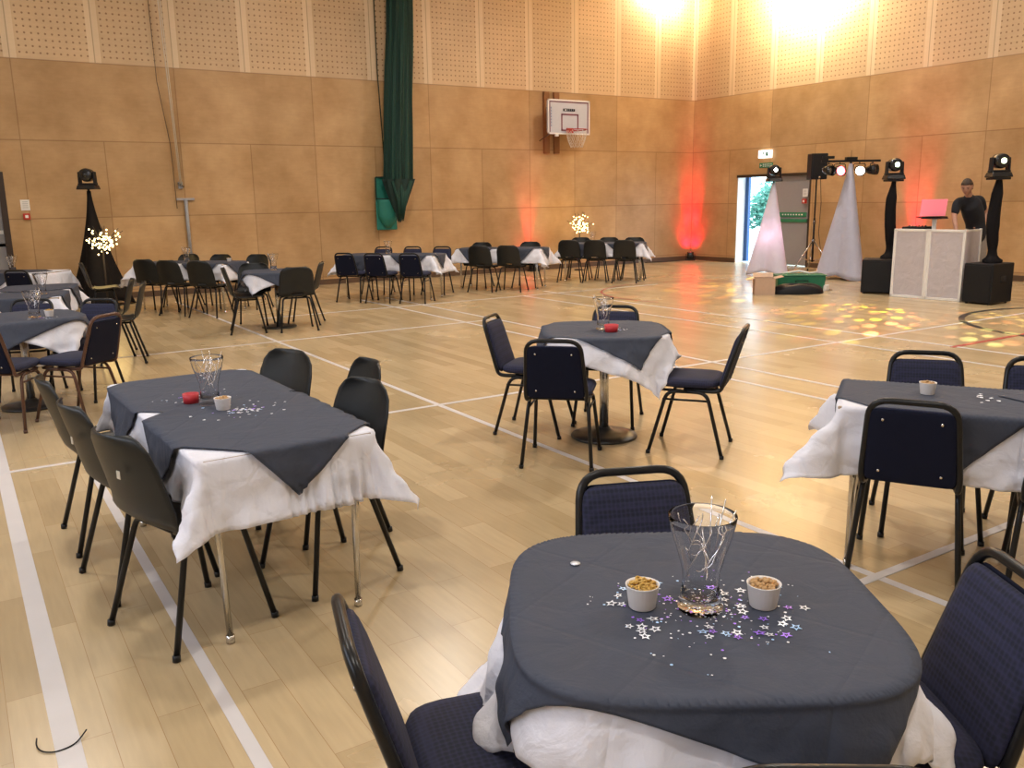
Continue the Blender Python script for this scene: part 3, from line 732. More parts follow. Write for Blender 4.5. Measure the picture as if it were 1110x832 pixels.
chair(PLS, -12.80, -5.45, 255, 'black plastic chair left of the small round table', g)
chair(PLS, -12.258, -5.665, 350, 'black plastic chair with its back to the camera at the small round table', g)
chair(PLS, -11.97, -5.18, 62, 'black plastic chair right of the small round table', g)
chair(PLP, -12.60, -4.98, 150, 'black plastic chair behind the small round table', g)
g = 'navy chairs at the table in front of the netting'
for (x, y, d), l in zip([(-10.40, -3.08, 311.4), (-10.093, -3.531, 310), (-9.714, -3.959, 313), (-9.60, -2.22, 131.4), (-9.22, -2.60, 131.4), (-8.85, -3.0, 131.4)],
    ['leftmost on the near side of the netting table', 'middle one on the near side of the netting table', 'rightmost on the near side of the netting table', 'leftmost on the wall side of the netting table', 'middle one on the wall side of the netting table', 'rightmost on the wall side of the netting table']):
    chair(BQ, x, y, d, 'navy chair, '+l, g)
g = 'black plastic chairs at the table left of the lit tree'
for (x, y, d), l in zip([(-8.03, -3.20, 308), (-7.64, -3.50, 308), (-7.75, -2.52, 128), (-7.05, -3.08, 128)],
    ['near side left chair at the table left of the lit tree', 'near side right chair at the table left of the lit tree', 'wall side left chair at the table left of the lit tree', 'wall side right chair at the table left of the lit tree']):
    chair(PLS, x, y, d, 'black plastic chair, '+l, g)
g = 'black plastic chairs at the table beneath the lit tree'
for (x, y, d), l in zip([(-5.827, -2.754, 315), (-5.528, -3.154, 315), (-5.189, -3.608, 315), (-5.36, -2.42, 135), (-5.0, -2.86, 135), (-4.70, -3.27, 135)],
    ['near side left chair beneath the lit tree', 'near side middle chair beneath the lit tree', 'near side right chair beneath the lit tree', 'wall side left chair beneath the lit tree', 'wall side middle chair beneath the lit tree', 'wall side right chair beneath the lit tree']):
    chair(PLS, x, y, d, 'black plastic chair, '+l, g)

# ================================================================== things on the tables
ZT = .7245
place(VASE, -14.63, -15.06, ZT, 'large clear hourglass vase with silver wire on the nearest round table', 'glass vases')
place(CUPR, -14.72, -14.985, ZT, 'white card cup of golden ring snacks, left of the big vase', 'card snack cups')
place(CUPN, -14.513, -15.123, ZT, 'white card cup of pale nuts, right of the big vase', 'card snack cups')
place(VASE, -14.972, -12.50, .720, 'hourglass vase with wire on the long left centre table', 'glass vases', 1.1)
place(CUPN, -14.955, -12.64, .721, 'white card cup beside the vase on the long left centre table', 'card snack cups', 1)
place(VASE, -12.33, -11.87, .7235, 'hourglass vase on the middle pedestal table', 'glass vases', 2)
place(CUPN, -12.42, -14.17, .718, 'pale card cup on the dark topper at the right edge table', 'card snack cups', 2)
place(VASE, -15.33, -8.60, .7235, 'hourglass vase on the left edge round table', 'glass vases', .5)
place(CUPR, -15.23, -8.63, .7235, 'card cup beside the vase on the left edge round table', 'card snack cups', .5)
place(VASE, -15.10, -6.50, .7185, 'hourglass vase on the near end of the far left folding table', 'glass vases', .9)
place(VASE, -15.12, -2.62, .718, 'hourglass vase on the table by the grey door', 'glass vases', 1.4)
place(VASE, -12.34, -5.14, .7235, 'hourglass vase on the small round table', 'glass vases', 2.4)
place(VASE, -9.72, -2.96, .7205, 'hourglass vase on the table in front of the netting', 'glass vases', 2.9)
place(VASE, -12.80, -2.40, .7205, 'hourglass vase below the grey wall pipe', 'glass vases', 3.4)
place(VASE, -5.35, -2.82, .7205, 'hourglass vase on the table beneath the lit tree', 'glass vases', 3.9)
place(CUPN, -12.30, -2.90, .7205, 'card cup on the table right of the black cone', 'card snack cups', 3)
b = MB()
b.lathe([(0, 0), (.040, 0), (.046, .045), (.043, .045), (.038, .006), (0, .006)], seg=24)
tag(b.build('red_cup', M['red'], None, loc=(-12.36, -11.99, .7235)), 'small red paper cup at the foot of the middle table vase', 'cup')
b = MB(); b.lathe([(0, 0), (.032, 0), (.034, .04), (.031, .04), (.028, .006), (0, .006)], seg=24)
tag(b.build('red_candle_cup', M['red'], None, loc=(-15.035, -12.43, .7215)), 'small red candle cup behind the vase on the long left centre table', 'cup')
# foil stars of the nearest table, one thing each
STAR = {k: star_mesh('foil_star', M[k]) for k in ('foil', 'foil_purple', 'foil_blue')}
rng = random.Random(12); first = set()
spots = [(-14.799, -15.037), (-14.78, -15.052), (-14.792, -15.066), (-14.765, -15.075), (-14.696, -15.135), (-14.68, -15.145), (-14.70, -15.155), (-14.672, -15.128), (-14.657, -15.188), (-14.645, -15.175), (-14.665, -15.165),
         (-14.61, -15.20), (-14.60, -15.215), (-14.585, -15.19), (-14.56, -15.165), (-14.545, -15.20), (-14.535, -15.225), (-14.575, -15.235), (-14.52, -15.19), (-14.75, -14.955), (-14.765, -14.94), (-14.73, -14.92), (-14.70, -14.90), (-14.765, -15.03), (-14.74, -15.04), (-14.80, -15.085), (-14.66, -14.96), (-14.645, -14.94), (-14.62, -14.92), (-14.655, -14.99), (-14.56, -15.06), (-14.54, -15.04), (-14.56, -15.02), (-14.50, -15.05), (-14.47, -15.11), (-14.48, -15.16), (-14.455, -15.18), (-14.57, -15.12), (-14.585, -15.14), (-14.555, -15.10)]
for i, (x, y) in enumerate(spots):
    k = ('foil', 'foil', 'foil_purple', 'foil', 'foil_blue', 'foil_purple')[i % 6]
    if i in (0, 1, 2, 3, 19, 20): k = 'foil'
    o = STAR[k] if k not in first else STAR[k].copy()
    if k in first: COL.objects.link(o)
    first.add(k); o.location = (x, y, ZT+.001); o.rotation_euler = (rng.uniform(-.12, .12), rng.uniform(-.12, .12), rng.uniform(0, 6)); s = rng.uniform(.75, 1.1); o.scale = (s, s, s)
    nm = {'foil': 'silver', 'foil_purple': 'purple', 'foil_blue': 'pale blue'}[k]
    tag(o, 'tiny %s foil star scattered on the dark topper of the nearest table' % nm, 'confetti', '%s foil stars on the nearest table' % nm)
glitter('glitter_specks', 'tiny glitter specks scattered round the big vase on the nearest table', -14.62, -15.08, ZT+.0008, .25, 260, 5, star=.0036)
glitter('star_confetti', 'shiny confetti scattered over the long left centre table', -14.90, -12.70, .7225, .20, 90, 6, star=.009, sy=.8)
glitter('star_confetti', 'shiny confetti behind the vase on the long left centre table', -14.99, -12.32, .7205, .18, 60, 7, star=.009)
glitter('star_confetti', 'white silver confetti on the right edge table', -12.34, -14.36, .7235, .09, 14, 8, star=.012, ms=('foil', 'foil', 'foil'))
glitter('star_confetti', 'confetti around the vase of the middle pedestal table', -12.28, -11.95, .7235, .12, 30, 9, star=.009)
glitter('star_confetti', 'confetti round the vase of the left edge round table', -15.30, -8.68, .7235, .16, 30, 10, star=.009)
b = MB(); b.lathe([(0, 0), (.011, 0), (.012, .001), (0, .0016)], seg=10); tag(b.build('foil_disc', M['foil'], None, loc=(-14.705, -14.735, ZT+.001)), 'single bright foil disc near the far left edge of the nearest dark topper', 'confetti')
# cable tie on the floor
b = MB(); P = [(-15.795, -13.53, .012), (-15.800, -13.56, .006), (-15.790, -13.595, .004), (-15.765, -13.618, .004), (-15.74, -13.622, .004), (-15.71, -13.615, .004), (-15.69, -13.60, .006), (-15.665, -13.565, .012)]
b.tube(fillet(P, .02), .0022, 6); tag(b.build('cable_tie', M['black'], None), 'thin black cable tie curled on the white line at bottom left', 'cable tie')

# ================================================================== wall fittings
# green cricket netting
t = thing('cricket_net', 'gathered dark green sports netting hanging down the plywood wall', 'net', (-8.15, -.30, 0))
def netf(u, v):
    z = 1.97+v*(CEIL-.05-1.97); a = 2*PI*u
    k = min(1, (z-1.97)/3.4); rx = .285-.045*k; cx_ = -.06+.19*k
    fl = 1+.10*math.sin(11*a+1.5*math.sin(z*.7))+.06*math.sin(23*a+z)
    return (cx_+rx*fl*math.cos(a), .15*fl*math.sin(a), z)
b = MB(); b.grid(netf, 110, 26); b.build('net_bundle', M['net'], t)
b = MB(); rng = random.Random(2)
for i in range(16):
    a = PI+PI*(i+.5)/16; z0 = CEIL-.06
    pts = []
    for j in range(10):
        v = 1-j/9; z = 1.9+v*(z0-1.9); k = min(1, (z-1.97)/3.4); rx = (.285-.045*k)*1.06; pts.append((-.06+.19*k+rx*math.cos(a+.1*math.sin(i+z)), .165*math.sin(a), z))
    b.tube(pts, .008, 5)
b.build('net_cords', M['net_dark'], t)
b = MB()
def fun(u, v):
    a = 2*PI*u; z = 1.99-.75*v; sp = (1-v)**.8; fl = 1+.16*math.sin(9*a+2*v)
    return (-.06-.02*v+(.02+.29*sp)*fl*math.cos(a), -.03+(.02+.15*sp)*fl*math.sin(a), z+.10*math.sin(5*a)*(v if v > .9 else 0))
b.grid(fun, 80, 14); b.build('net_tail', M['net_dark'], t)
b = MB()
for i in range(9):
    a = -2.6+.5*i; b.tube([(-.06+.22*math.cos(a), -.13, 1.95), (-.08+.1*math.cos(a), -.17, 1.6), (-.10+.05*math.cos(a), -.15, 1.18+.04*(i % 3))], [.028, .022, .006], 6)
b.build('net_strand', M['net'], t)
t = thing('net_bag', 'teal pouch on the wall holding the foot of the green netting', 'bag', (-8.42, -.16, 0))
b = MB()
def bag(u, v):
    a = PI+PI*u; z = 1.05+.55*v; w_ = .20*min(1, (v*2.2+.02)**.5); return (w_*math.cos(a)+.01, .13*min(1, (v*3+.02)**.5)*math.sin(a)*1, z)
b.grid(bag, 24, 14); b.build('pouch', M['bag'], t, solid=.008)
b = MB(); b.box((-.0, .02, 1.52), (.44, .03, 1.02)); b.build('backing_sheet', M['bag'], t, bevel=.03)
b = MB(); b.tube(fillet([(-.22, -.02, 1.60), (-.22, -.02, 2.03), (.22, -.02, 2.03), (.22, -.02, 1.60)], .02), .012, 8); b.tube([(-.22, -.03, 1.62), (.25, -.12, 1.60)], .012, 8); b.build('bag_frame', M['net_dark'], t)
b = MB(); b.tube([(-8.47, -.10, CEIL-.02), (-8.45, -.08, 4.0), (-8.36, -.05, 2.06)], .010, 6); tag(b.build('hanging_cord', M['net_dark'], None), 'thin dark cord down the wall left of the netting', 'cord')
# wall pipe, cleat and ropes
b = MB(); b.tube([(-12.205, -.04, .55), (-12.205, -.04, 1.66)], .030, 12); b.box((-12.205, -.02, 1.66), (.30, .04, .04)); b.box((-12.205, -.03, .66), (.14, .06, .10))
tag(b.build('wall_pipe', M['conduit'], None), 'grey vertical pipe fixed low on the plywood wall', 'pipe')
t = thing('rope_cleat', 'small metal cleat on the wall above the grey pipe', 'cleat', (-12.27, -.05, 1.90))
b = MB(); b.box((0, .025, 0), (.07, .05, .12)); b.build('plate', M['conduit'], t, bevel=.005); b = MB(); b.tube([(-.05, -.02, .03), (.05, -.02, -.03)], .014, 8); b.build('horn', M['chrome_dark'], t)
b = MB(); b.tube([(-12.47, -.28, CEIL-.02), (-12.40, -.22, 5), (-12.28, -.07, 1.92)], .010, 6); b.tube([(-12.44, -.22, CEIL-.02), (-12.36, -.2, 5), (-12.26, -.07, 1.92)], .008, 6)
tag(b.build('wall_rope', M['rope'], None), 'pale double rope running up the wall from the cleat', 'rope')
b = MB(); b.tube([(-12.55, -.05, CEIL-.02), (-12.50, -.05, 3.6), (-12.38, -.05, 2.6), (-12.36, -.04, 1.5)], .006, 6)  # dark tube drawn where the rope's shadow falls on the wall
tag(b.build('rope_shadow_line', M['skirt'], None), 'thin brown line left of the pale rope, standing in for its shadow', 'cable')

# basketball goal
t = thing('basketball_goal', 'white wall mounted basketball board with red hoop on two wooden posts', 'basketball hoop', (-4.17, 0, 0))
for dx in (-.29, -.02):
    b = MB(); b.box((dx, -.035, 3.19), (.14, .06, 1.30)); b.build('wall_post', M['post_wood'], t, bevel=.006)
b = MB()
for dx in (-.29, -.02):
    for z in (3.05, 3.5): b.tube([(dx, -.06, z), (dx*.6, -.42, z)], .022, 8)
b.tube([(-.5, -.06, 2.80), (-.30, -.40, 3.02)], .012, 8); b.build('bracket', M['chrome_dark'], t)
bd = MB(); 
def rrect(w_, h_, r, n=5):
    o = []
    for cx_, cz_, a0 in ((w_/2-r, h_/2-r, 0), (-w_/2+r, h_/2-r, 90), (-w_/2+r, -h_/2+r, 180), (w_/2-r, -h_/2+r, 270)):
        for k in range(n+1): a = R(a0+90*k/n); o.append((cx_+r*math.cos(a), cz_+r*math.sin(a)))
    return o
def vprism(mb, poly, cx_, cz_, y0, y1): mb.prism(poly, 0, 1, T=lambda x, y, z: (cx_+x, y0+(y1-y0)*z, cz_+y))
vprism(bd, rrect(1.12, .72, .06), 0, 3.28, -.48, -.44); board = bd.build('backboard', M['board'], t)
def frame_strip(mb, w_, h_, th, cx_, cz_, y, parts='tlrb'):
    for s_, (a, c2) in {'t': ((0, h_/2-th/2), (w_, th)), 'b': ((0, -h_/2+th/2), (w_, th)), 'l': ((-w_/2+th/2, 0), (th, h_)), 'r': ((w_/2-th/2, 0), (th, h_))}.items():
        if s_ in parts: mb.box((cx_+a[0], y, cz_+a[1]), (c2[0], .004, c2[1]))
b = MB(); frame_strip(b, 1.04, .64, .022, 0, 3.28, -.483, 'tlr'); frame_strip(b, .46, .36, .03, .02, 3.17, -.483); b.build('marking', M['maroon'], board)
b = MB(); frame_strip(b, 1.12, .72, .03, 0, 3.28, -.485); b.build('white_rim', M['white'], board)
b = MB()
for i, (w_, h_) in enumerate([(.035, .05), (.03, .05), (.03, .055), (.035, .05), (.035, .05), (.035, .05), (.04, .045)]):
    b.box((-.14+.046*i, -.484, 3.43), (w_, .003, h_)) if i != 1 else b.box((-.14+.046*i, -.484, 3.45), (w_, .003, .015))
b.box((0.0, -.484, 3.405), (.30, .003, .008)); b.build('lettering', M['black'], board)
b = MB()
for i in range(7): b.box((-.47, -.484, 3.10+.06*i), (.012, .003, .04))
b.build('side_marks', M['door_blue'], board)
b = MB(); rim = [(.225*math.cos(2*PI*k/32), -.75+.225*math.sin(2*PI*k/32), 3.0) for k in range(32)]
b.tube(rim, .011, 8, closed=True); b.box((0, -.50, 3.0), (.16, .06, .10)); b.tube([(-.06, -.5, 2.99), (-.12, -.62, 3.0)], .01, 6); b.tube([(.06, -.5, 2.99), (.12, -.62, 3.0)], .01, 6)
b.build('hoop', M['rim'], t)
b = MB()
for k in range(12):
    for sgn in (1, -1):
        pts = []
        for j in range(7):
            v = j/6; a = 2*PI*(k+sgn*v*1.5)/12; r = .222-.10*v+.02*math.sin(PI*v); pts.append((r*math.cos(a), -.75+r*math.sin(a), 2.99-.36*v))
        b.tube(pts, .0035, 4)
b.build('hoop_net', M['netw'], t)
b = MB(); b.box((-.32, -.46, 2.90), (.08, .05, .05)); b.build('foot_pad', M['white'], t)

# grey door at the left and the fire exit at the right
def bxs(name, m, boxes, parent=None, bevel=0, **k):
    b = MB()
    for c, d in boxes: b.box(c, d)
    return b.build(name, m, parent, bevel=bevel, **k)
d1 = bxs('door_1', M['door_grey'], [((-15.78, .12, .50), (1.50, .045, 1.0)), ((-15.78, .12, 1.95), (1.50, .045, .18)), ((-15.09, .12, 1.4), (.12, .045, .9)), ((-16.47, .12, 1.4), (.12, .045, .9))]); d1['kind'] = 'structure'
bxs('door_glass', M['door_glass'], [((-15.78, .125, 1.42), (1.30, .012, .9))], d1)
bxs('door_frame', M['door_dark'], [((-14.99, .06, 1.06), (.09, .16, 2.12)), ((-16.56, .06, 1.06), (.09, .16, 2.12)), ((-15.775, .06, 2.08), (1.55, .16, .08))], d1)
bxs('door_sign', M['white'], [((-15.09, .09, 1.18), (.10, .006, .06))], d1)
d2 = bxs('door_2', M['door_grey'], [((.10, -3.06, 1.0), (.05, 1.02, 1.96))]); d2['kind'] = 'structure'
bar = bxs('push_bar', M['green_sign'], [((.06, -3.06, 1.00), (.03, .86, .07)), ((.065, -3.06, 1.13), (.02, .80, .10))], d2)
bxs('bar_lettering', M['white'], [((.052, -3.35+.075*i, 1.13), (.004, .035, .03)) for i in range(8)], bar)
d3 = bxs('door_3', M['door_blue'], [((.31, -1.01, 1.0), (.05, .92, 1.96)), ((.30, -1.56, 1.0), (.08, .10, 1.96))]); d3['kind'] = 'structure'
bxs('door_pane', M['door_glass'], [((.31, -1.0, 1.35), (.056, .5, .9))], d3)
tr = bxs('trim_90', M['door_dark'], [((.03, (DY0+DY1)/2, DZ-.03), (.12, DY1-DY0, .06)), ((.05, DY0+.025, 1.0), (.10, .05, 2.0))]); tr['kind'] = 'structure'
tr = bxs('trim_91', M['white'], [((.125, DY1-.012, 1.0), (.245, .024, 2.0))]); tr['kind'] = 'structure'
t = thing('exit_sign', 'lit white exit sign above the open fire door', 'sign', (-.04, -2.33, 2.47))
bxs('sign_box', M['white_sign'], [((0, 0, 0), (.07, .34, .17))], t)
b = MB()
b.box((-.037, -.07, .0), (.004, .05, .09)); b.box((-.037, -.10, -.02), (.004, .03, .05)); b.box((-.037, .02, .02), (.004, .03, .07)); b.build('green_pictogram', M['green_sign'], t)
t = thing('door_notice', 'green notice over the open fire door, below the lit sign', 'sign', (-.012, -2.34, 2.225))
bxs('notice_plate', M['green_sign'], [((0, 0, 0), (.016, .38, .11))], t)
b = MB()
for i in range(5): b.box((-.010, -.15+.055*i, .02), (.004, .035, .018)); b.box((-.010, -.15+.055*i, -.02), (.004, .03, .018))
b.box((-.010, .14, 0), (.004, .05, .012)); b.box((-.010, .155, 0), (.004, .012, .05)); b.build('lettering', M['white'], t)
for nm, c, ax, lab in (('right', (0, -3.46), 1, 'fire alarm call point with notice beside the grey fire door'), ('left', (-14.69, 0), 0, 'fire alarm call point with notice beside the left door')):
    t = thing('fire_call_point', lab, 'fire alarm', (c[0], c[1], 0), -PI/2 if ax else 0, 'wall call points')
    b = MB(); b.box((0, -.006, 1.60), (.13, .012, .17)); b.build('notice', M['white'], t)
    b = MB(); b.box((0, -.025, 1.42), (.10, .05, .10)); b.build('call_point', M['alarm'], t, bevel=.006)
    b = MB(); b.box((0, -.051, 1.42), (.045, .004, .045)); b.build('glass_square', M['white'], t)
    b = MB()
    for i in range(4): b.box((0, -.0135, 1.65-.03*i), (.08, .002, .008))
    b.build('notice_print', M['conduit'], t)

# outside the fire exit
b = MB(); b.box((10.3, 0, -.12), (20, 24, .16)); struct('ground', b, M['ground'])
def bush(name, c, rad, h_, n, seed, label):
    rng = random.Random(seed); t = thing(name, label, 'bush', c, 0, 'bushes outside the fire exit'); b = MB()
    for i in range(n):
        a = rng.uniform(0, 6.28); el = rng.uniform(-.4, 1); r = rng.uniform(.6, 1); rr = math.sqrt(max(0, 1-el*el))
        p = Vector((rad*r*rr*math.cos(a), rad*r*rr*math.sin(a), h_*(.5+.5*el*r))); u = Vector((rng.gauss(0, 1), rng.gauss(0, 1), rng.gauss(0, .6))).normalized(); v = u.orthogonal().normalized(); l = rng.uniform(.06, .12)
        b.add([p-u*l, p+v*l*.4, p+u*l, p-v*l*.4], [(0, 1, 2, 3)])
    b.build('foliage', M['leaf'], t)
    b = MB()
    for i in range(6):
        a = i; b.tube([(0, 0, -.04), (.3*rad*math.cos(a), .3*rad*math.sin(a), h_*.35), (.7*rad*math.cos(a), .7*rad*math.sin(a), h_*.7)], [.04, .03, .01], 6)
    b.build('stem', M['branch'], t)
bush('garden_bush', (4.6, .9, 0), 1.1, 2.0, 2600, 1, 'leafy bush outside the open fire door, nearer the door')
bush('garden_bush', (8.2, 3.2, 0), 1.7, 2.6, 2600, 2, 'taller leafy bush farther outside the fire door')

# ================================================================== stage lighting and sound
def scrim_cone(c, rad, h_, m, label, cat, rz, grp):
    t = thing('scrim_stand', label, cat, (c[0], c[1], 0), rz, grp)
    def fn(u, v):
        a = 2*PI*u; z = .02+v*(h_-.02); base = rad*(1-v)**(1.5 if h_ < 1.81 and rad > .5 else 1.08)+.028
        k = .78+.22*math.cos(3*a)-.0; k = k+(1-k)*v**2
        return (base*k*math.cos(a), base*k*math.sin(a), z+.04*(1-v)*math.cos(3*a)*-1+.02*(1-v))
    b = MB(); b.grid(fn, 60, 24); b.build('scrim', m, t, solid=.004)
    b = MB(); b.tube([(0, 0, .10), (0, 0, h_+.02)], .018, 10); b.build('pole', M['black'], t)
    for k in range(3):
        a = 2*PI*k/3; b = MB(); b.tube([(0, 0, .5), (rad*.93*math.cos(a), rad*.93*math.sin(a), .012)], .012, 8); b.build('leg', M['black'], t)
    return t
def moving_head(x, y, z, rz, lens, label):
    t = thing('moving_head', label, 'stage light', (x, y, z), rz, 'moving head stage lights')
    b = MB(); b.box((0, 0, .035), (.30, .22, .07), taper=.86); b.build('base', M['black_gloss'], t, bevel=.012)
    b = MB()
    for s_ in (-1, 1): b.box((s_*.118, 0, .175), (.030, .10, .19), taper=.85)
    b.box((0, 0, .082), (.28, .10, .03)); b.build('yoke', M['black'], t, bevel=.01)
    b = MB(); Tt = lambda x_, y_, z_: (x_, -z_, y_+.22)
    b.lathe([(0, -.13), (.06, -.13), (.100, -.07), (.104, .03), (.092, .09), (.080, .095), (0, .095)], seg=20, T=Tt); hd = b.build('head', M['black_gloss'], t)
    b = MB(); b.lathe([(0, .097), (.036, .097), (.036, .103), (0, .106)], seg=16, T=Tt); b.build('lens', M[lens], hd)
    return t
TOCAM = -YAW
scrim_cone((-2.0, -4.3), .44, 1.80, M['scrim'], 'white cone scrim over a lighting stand in front of the open fire door', 'stand', .3, 'scrim covered stands')
moving_head(-2.0, -4.3, 1.82, TOCAM, 'lens_white', 'black moving head light on top of the white cone by the fire door')
scrim_cone((-1.75, -5.85), .50, 2.10, M['grey_scrim'], 'taller grey white cone scrim under the coloured light bar', 'stand', .1, 'scrim covered stands')
t = scrim_cone((-13.86, -.97), .52, 1.80, M['black_cloth'], 'black cone scrim on a stand near the left wall', 'stand', .3, 'scrim covered stands')
moving_head(-13.86, -.97, 1.82, TOCAM, 'black_gloss', 'unlit black moving head on top of the black cone')
def pole_sleeve(x, y, z0, z1, seed, label):
    t = thing('sleeved_pole', label, 'stand', (x, y, z0), TOCAM, 'black sleeved poles on subwoofers')
    rng = random.Random(seed); P = [(.0, .13), (.02, .15), (.08, .07), (.16, .055), (.30, .075), (.50, .085), (.75, .075), (.95, .075), (1.05, .055), (1.15, .035), (z1-z0, .03)]
    def fn(u, v):
        z = v*(z1-z0); r = np.interp(z, [p[0] for p in P], [p[1] for p in P]); a = 2*PI*u
        r *= 1+.10*math.sin(3*a+4*z+seed)+.05*math.sin(7*a-9*z)
        return (r*math.cos(a)+.018*math.sin(5*z+seed), r*math.sin(a)*.9, z)
    b = MB(); b.grid(fn, 30, 34); b.build('cloth_sleeve', M['black_cloth'], t)
    b = MB(); b.box((0, 0, z1-z0-.01), (.24, .20, .03)); b.build('top_plate', M['black'], t, bevel=.004)
    b = MB(); b.tube([(0, 0, .02), (0, 0, z1-z0-.02)], .018, 8); b.build('pole', M['black'], t)
def sub(c, d, rz, label):
    t = thing('subwoofer', label, 'speaker', (c[0], c[1], 0), rz, 'black subwoofers')
    b = MB(); b.box((0, 0, d[2]/2+.01), (d[0], d[1], d[2]-.02)); b.build('cabinet', M['black'], t, bevel=.012)
    b = MB(); b.box((0, -d[1]/2-.004, d[2]/2), (d[0]-.05, .012, d[2]-.06)); b.build('grille', M['grille'], t, bevel=.003)
    b = MB(); b.box((d[0]/2+.003, 0, d[2]*.62), (.008, .14, .09)); b.build('handle', M['black_gloss'], t, bevel=.003)
    for i, j in ((1, 1), (1, -1), (-1, 1), (-1, -1)):
        b = MB(); b.lathe([(0, 0), (.022, 0), (.02, .014), (0, .014)], (i*(d[0]/2-.05), j*(d[1]/2-.05), 0), seg=10); b.build('foot', M['iron'], t)
a_ = math.atan2(-.86, .52)
sub((-3.345, -7.685), (.50, .50, .54), a_, 'black subwoofer box left of the white booth')
sub((-3.44, -9.485), (.42, .54, .57), -PI/2, 'black subwoofer box right of the white booth')
pole_sleeve(-3.29, -7.78, .545, 1.76, 1, 'black cloth sleeved pole standing on the left subwoofer')
pole_sleeve(-3.45, -9.50, .575, 1.74, 2, 'black cloth sleeved pole standing on the right subwoofer')
moving_head(-3.29, -7.78, 1.767, TOCAM, 'lens_green', 'moving head light on the pole left of the booth')
moving_head(-3.45, -9.50, 1.747, TOCAM, 'lens_green', 'moving head light on the pole right of the booth, beside the man')
# speaker on a tripod
t = thing('speaker_stand', 'black tripod stand carrying a speaker between the two pale cones', 'stand', (-1.1, -4.6, 0), TOCAM)
b = MB(); b.tube([(0, 0, .22), (0, 0, 1.1)], .020, 12); b.tube([(0, 0, 1.0), (0, 0, 1.84)], .015, 12); b.build('pole', M['black'], t)
b = MB(); b.lathe([(.02, .60), (.034, .60), (.034, .68), (.02, .68)], seg=12); b.lathe([(.02, .98), (.03, .98), (.03, 1.05), (.02, 1.05)], seg=12); b.build('collar', M['chrome_dark'], t)
for k in range(3):
    a = R(200)+2*PI*k/3; c_, s_ = math.cos(a), math.sin(a)
    b = MB(); b.tube([(c_*.03, s_*.03, .62), (c_*.50, s_*.50, .015)], .013, 8); lg = b.build('leg', M['chrome'], t)
    b = MB(); b.tube([(c_*.02, s_*.02, .24), (c_*.27, s_*.27, .31)], .009, 8); b.build('brace', M['chrome'], t)
    b = MB(); b.ball((c_*.50, s_*.50, .018), .02, 8, 6); b.build('rubber_foot', M['black'], lg)
t = thing('loudspeaker', 'black loudspeaker on the tripod between the two pale cones', 'speaker', (-1.1, -4.6, 1.84), TOCAM)
b = MB(); b.box((0, 0, .26), (.32, .28, .50)); b.build('cabinet', M['black'], t, bevel=.015)
b = MB(); b.box((0, -.142, .27), (.28, .012, .45)); b.build('grille', M['grille'], t, bevel=.004)
b = MB(); b.lathe([(0, 0), (.022, 0), (.022, .01), (0, .01)], seg=12, T=lambda x, y, z: (x, -.149-z, y+.05)); b.build('badge', M['chrome'], t)
b = MB(); b.tube([(0, 0, -.005), (0, 0, .02)], .022, 10); b.build('socket', M['iron'], t)
b = MB(); b.tube([(-1.02, -4.62, 2.0), (-1.00, -4.66, 1.4), (-1.0, -4.64, .8), (-.92, -4.66, .4), (-.98, -4.75, .02), (-1.3, -5.2, .01)], .006, 6); tag(b.build('speaker_cable', M['black'], None), 'black cable dropping behind the tripod speaker', 'cable')
# T bar with four par cans on the tall cone stand
t = thing('light_bar', 'black horizontal bar on top of the tall pale cone, carrying coloured lamps', 'light bar', (-1.75, -5.85, 2.115), TOCAM)
b = MB(); b.box((0, 0, .03), (1.08, .04, .04)); b.build('bar', M['black'], t, bevel=.004)
b = MB(); b.tube([(0, 0, 0), (0, 0, .03)], .022, 10); b.box((0, 0, .075), (.20, .10, .05)); b.tube([(.0, 0, .10), (0, 0, .22)], .004, 5); b.build('receiver', M['black'], t)
b = MB(); b.box((-.42, 0, .10), (.22, .05, .05)); b.tube([(-.42, 0, .05), (-.42, 0, .1)], .01, 6); b.build('laser_unit', M['black'], t, bevel=.006)
for dx, lens, lab, tw, tl in ((-.40, None, 'unlit lamp at the left end of the light bar', .5, .1), (-.20, 'lens_red', 'red glowing lamp on the light bar', .05, .2), (.16, 'lens_pink', 'pinkish white glowing lamp on the light bar', -.1, .3), (.40, None, 'unlit lamp at the right end of the light bar', .8, .0)):
    wx, wy = -1.75+dx*math.cos(TOCAM), -5.85+dx*math.sin(TOCAM)
    c = thing('par_lamp', lab, 'stage light', (wx, wy, 2.115), TOCAM+tw, 'lamps under the light bar')
    Tt = lambda x, y, z, tl=tl: (x, -(z*math.cos(tl))+y*math.sin(tl), -.13+y*math.cos(tl)-z*math.sin(tl))
    b = MB(); b.lathe([(0, -.11), (.05, -.11), (.075, -.06), (.092, .02), (.095, .09), (.088, .09), (.085, .04), (0, .035)], seg=20, T=Tt); b.build('can', M['black_gloss'], c)
    b = MB(); b.lathe([(0, .045), (.084, .045), (.080, .055), (0, .070)], seg=20, T=Tt); b.build('lens', M[lens] if lens else M['chrome_dark'], c)
    b = MB(); b.tube(fillet([(-.105, 0, -.12), (-.105, 0, -.02), (.105, 0, -.02), (.105, 0, -.12)], .03), .008, 6); b.tube([(0, 0, -.02), (0, 0, .008)], .012, 6); b.build('yoke', M['black'], c)
    if lens:
        L = bpy.data.lights.new('par_beam', 'SPOT'); L.energy = 60 if lens == 'lens_red' else 35; L.color = (1, .15, .15) if lens == 'lens_red' else (1, .75, .6); L.spot_size = R(60); L.spot_blend = .8; L.shadow_soft_size = .05
        lo = bpy.data.objects.new('par_beam', L); COL.objects.link(lo); lo.parent = c; lo.location = (0, -.12, -.15); lo.rotation_euler = (R(60), 0, 0)
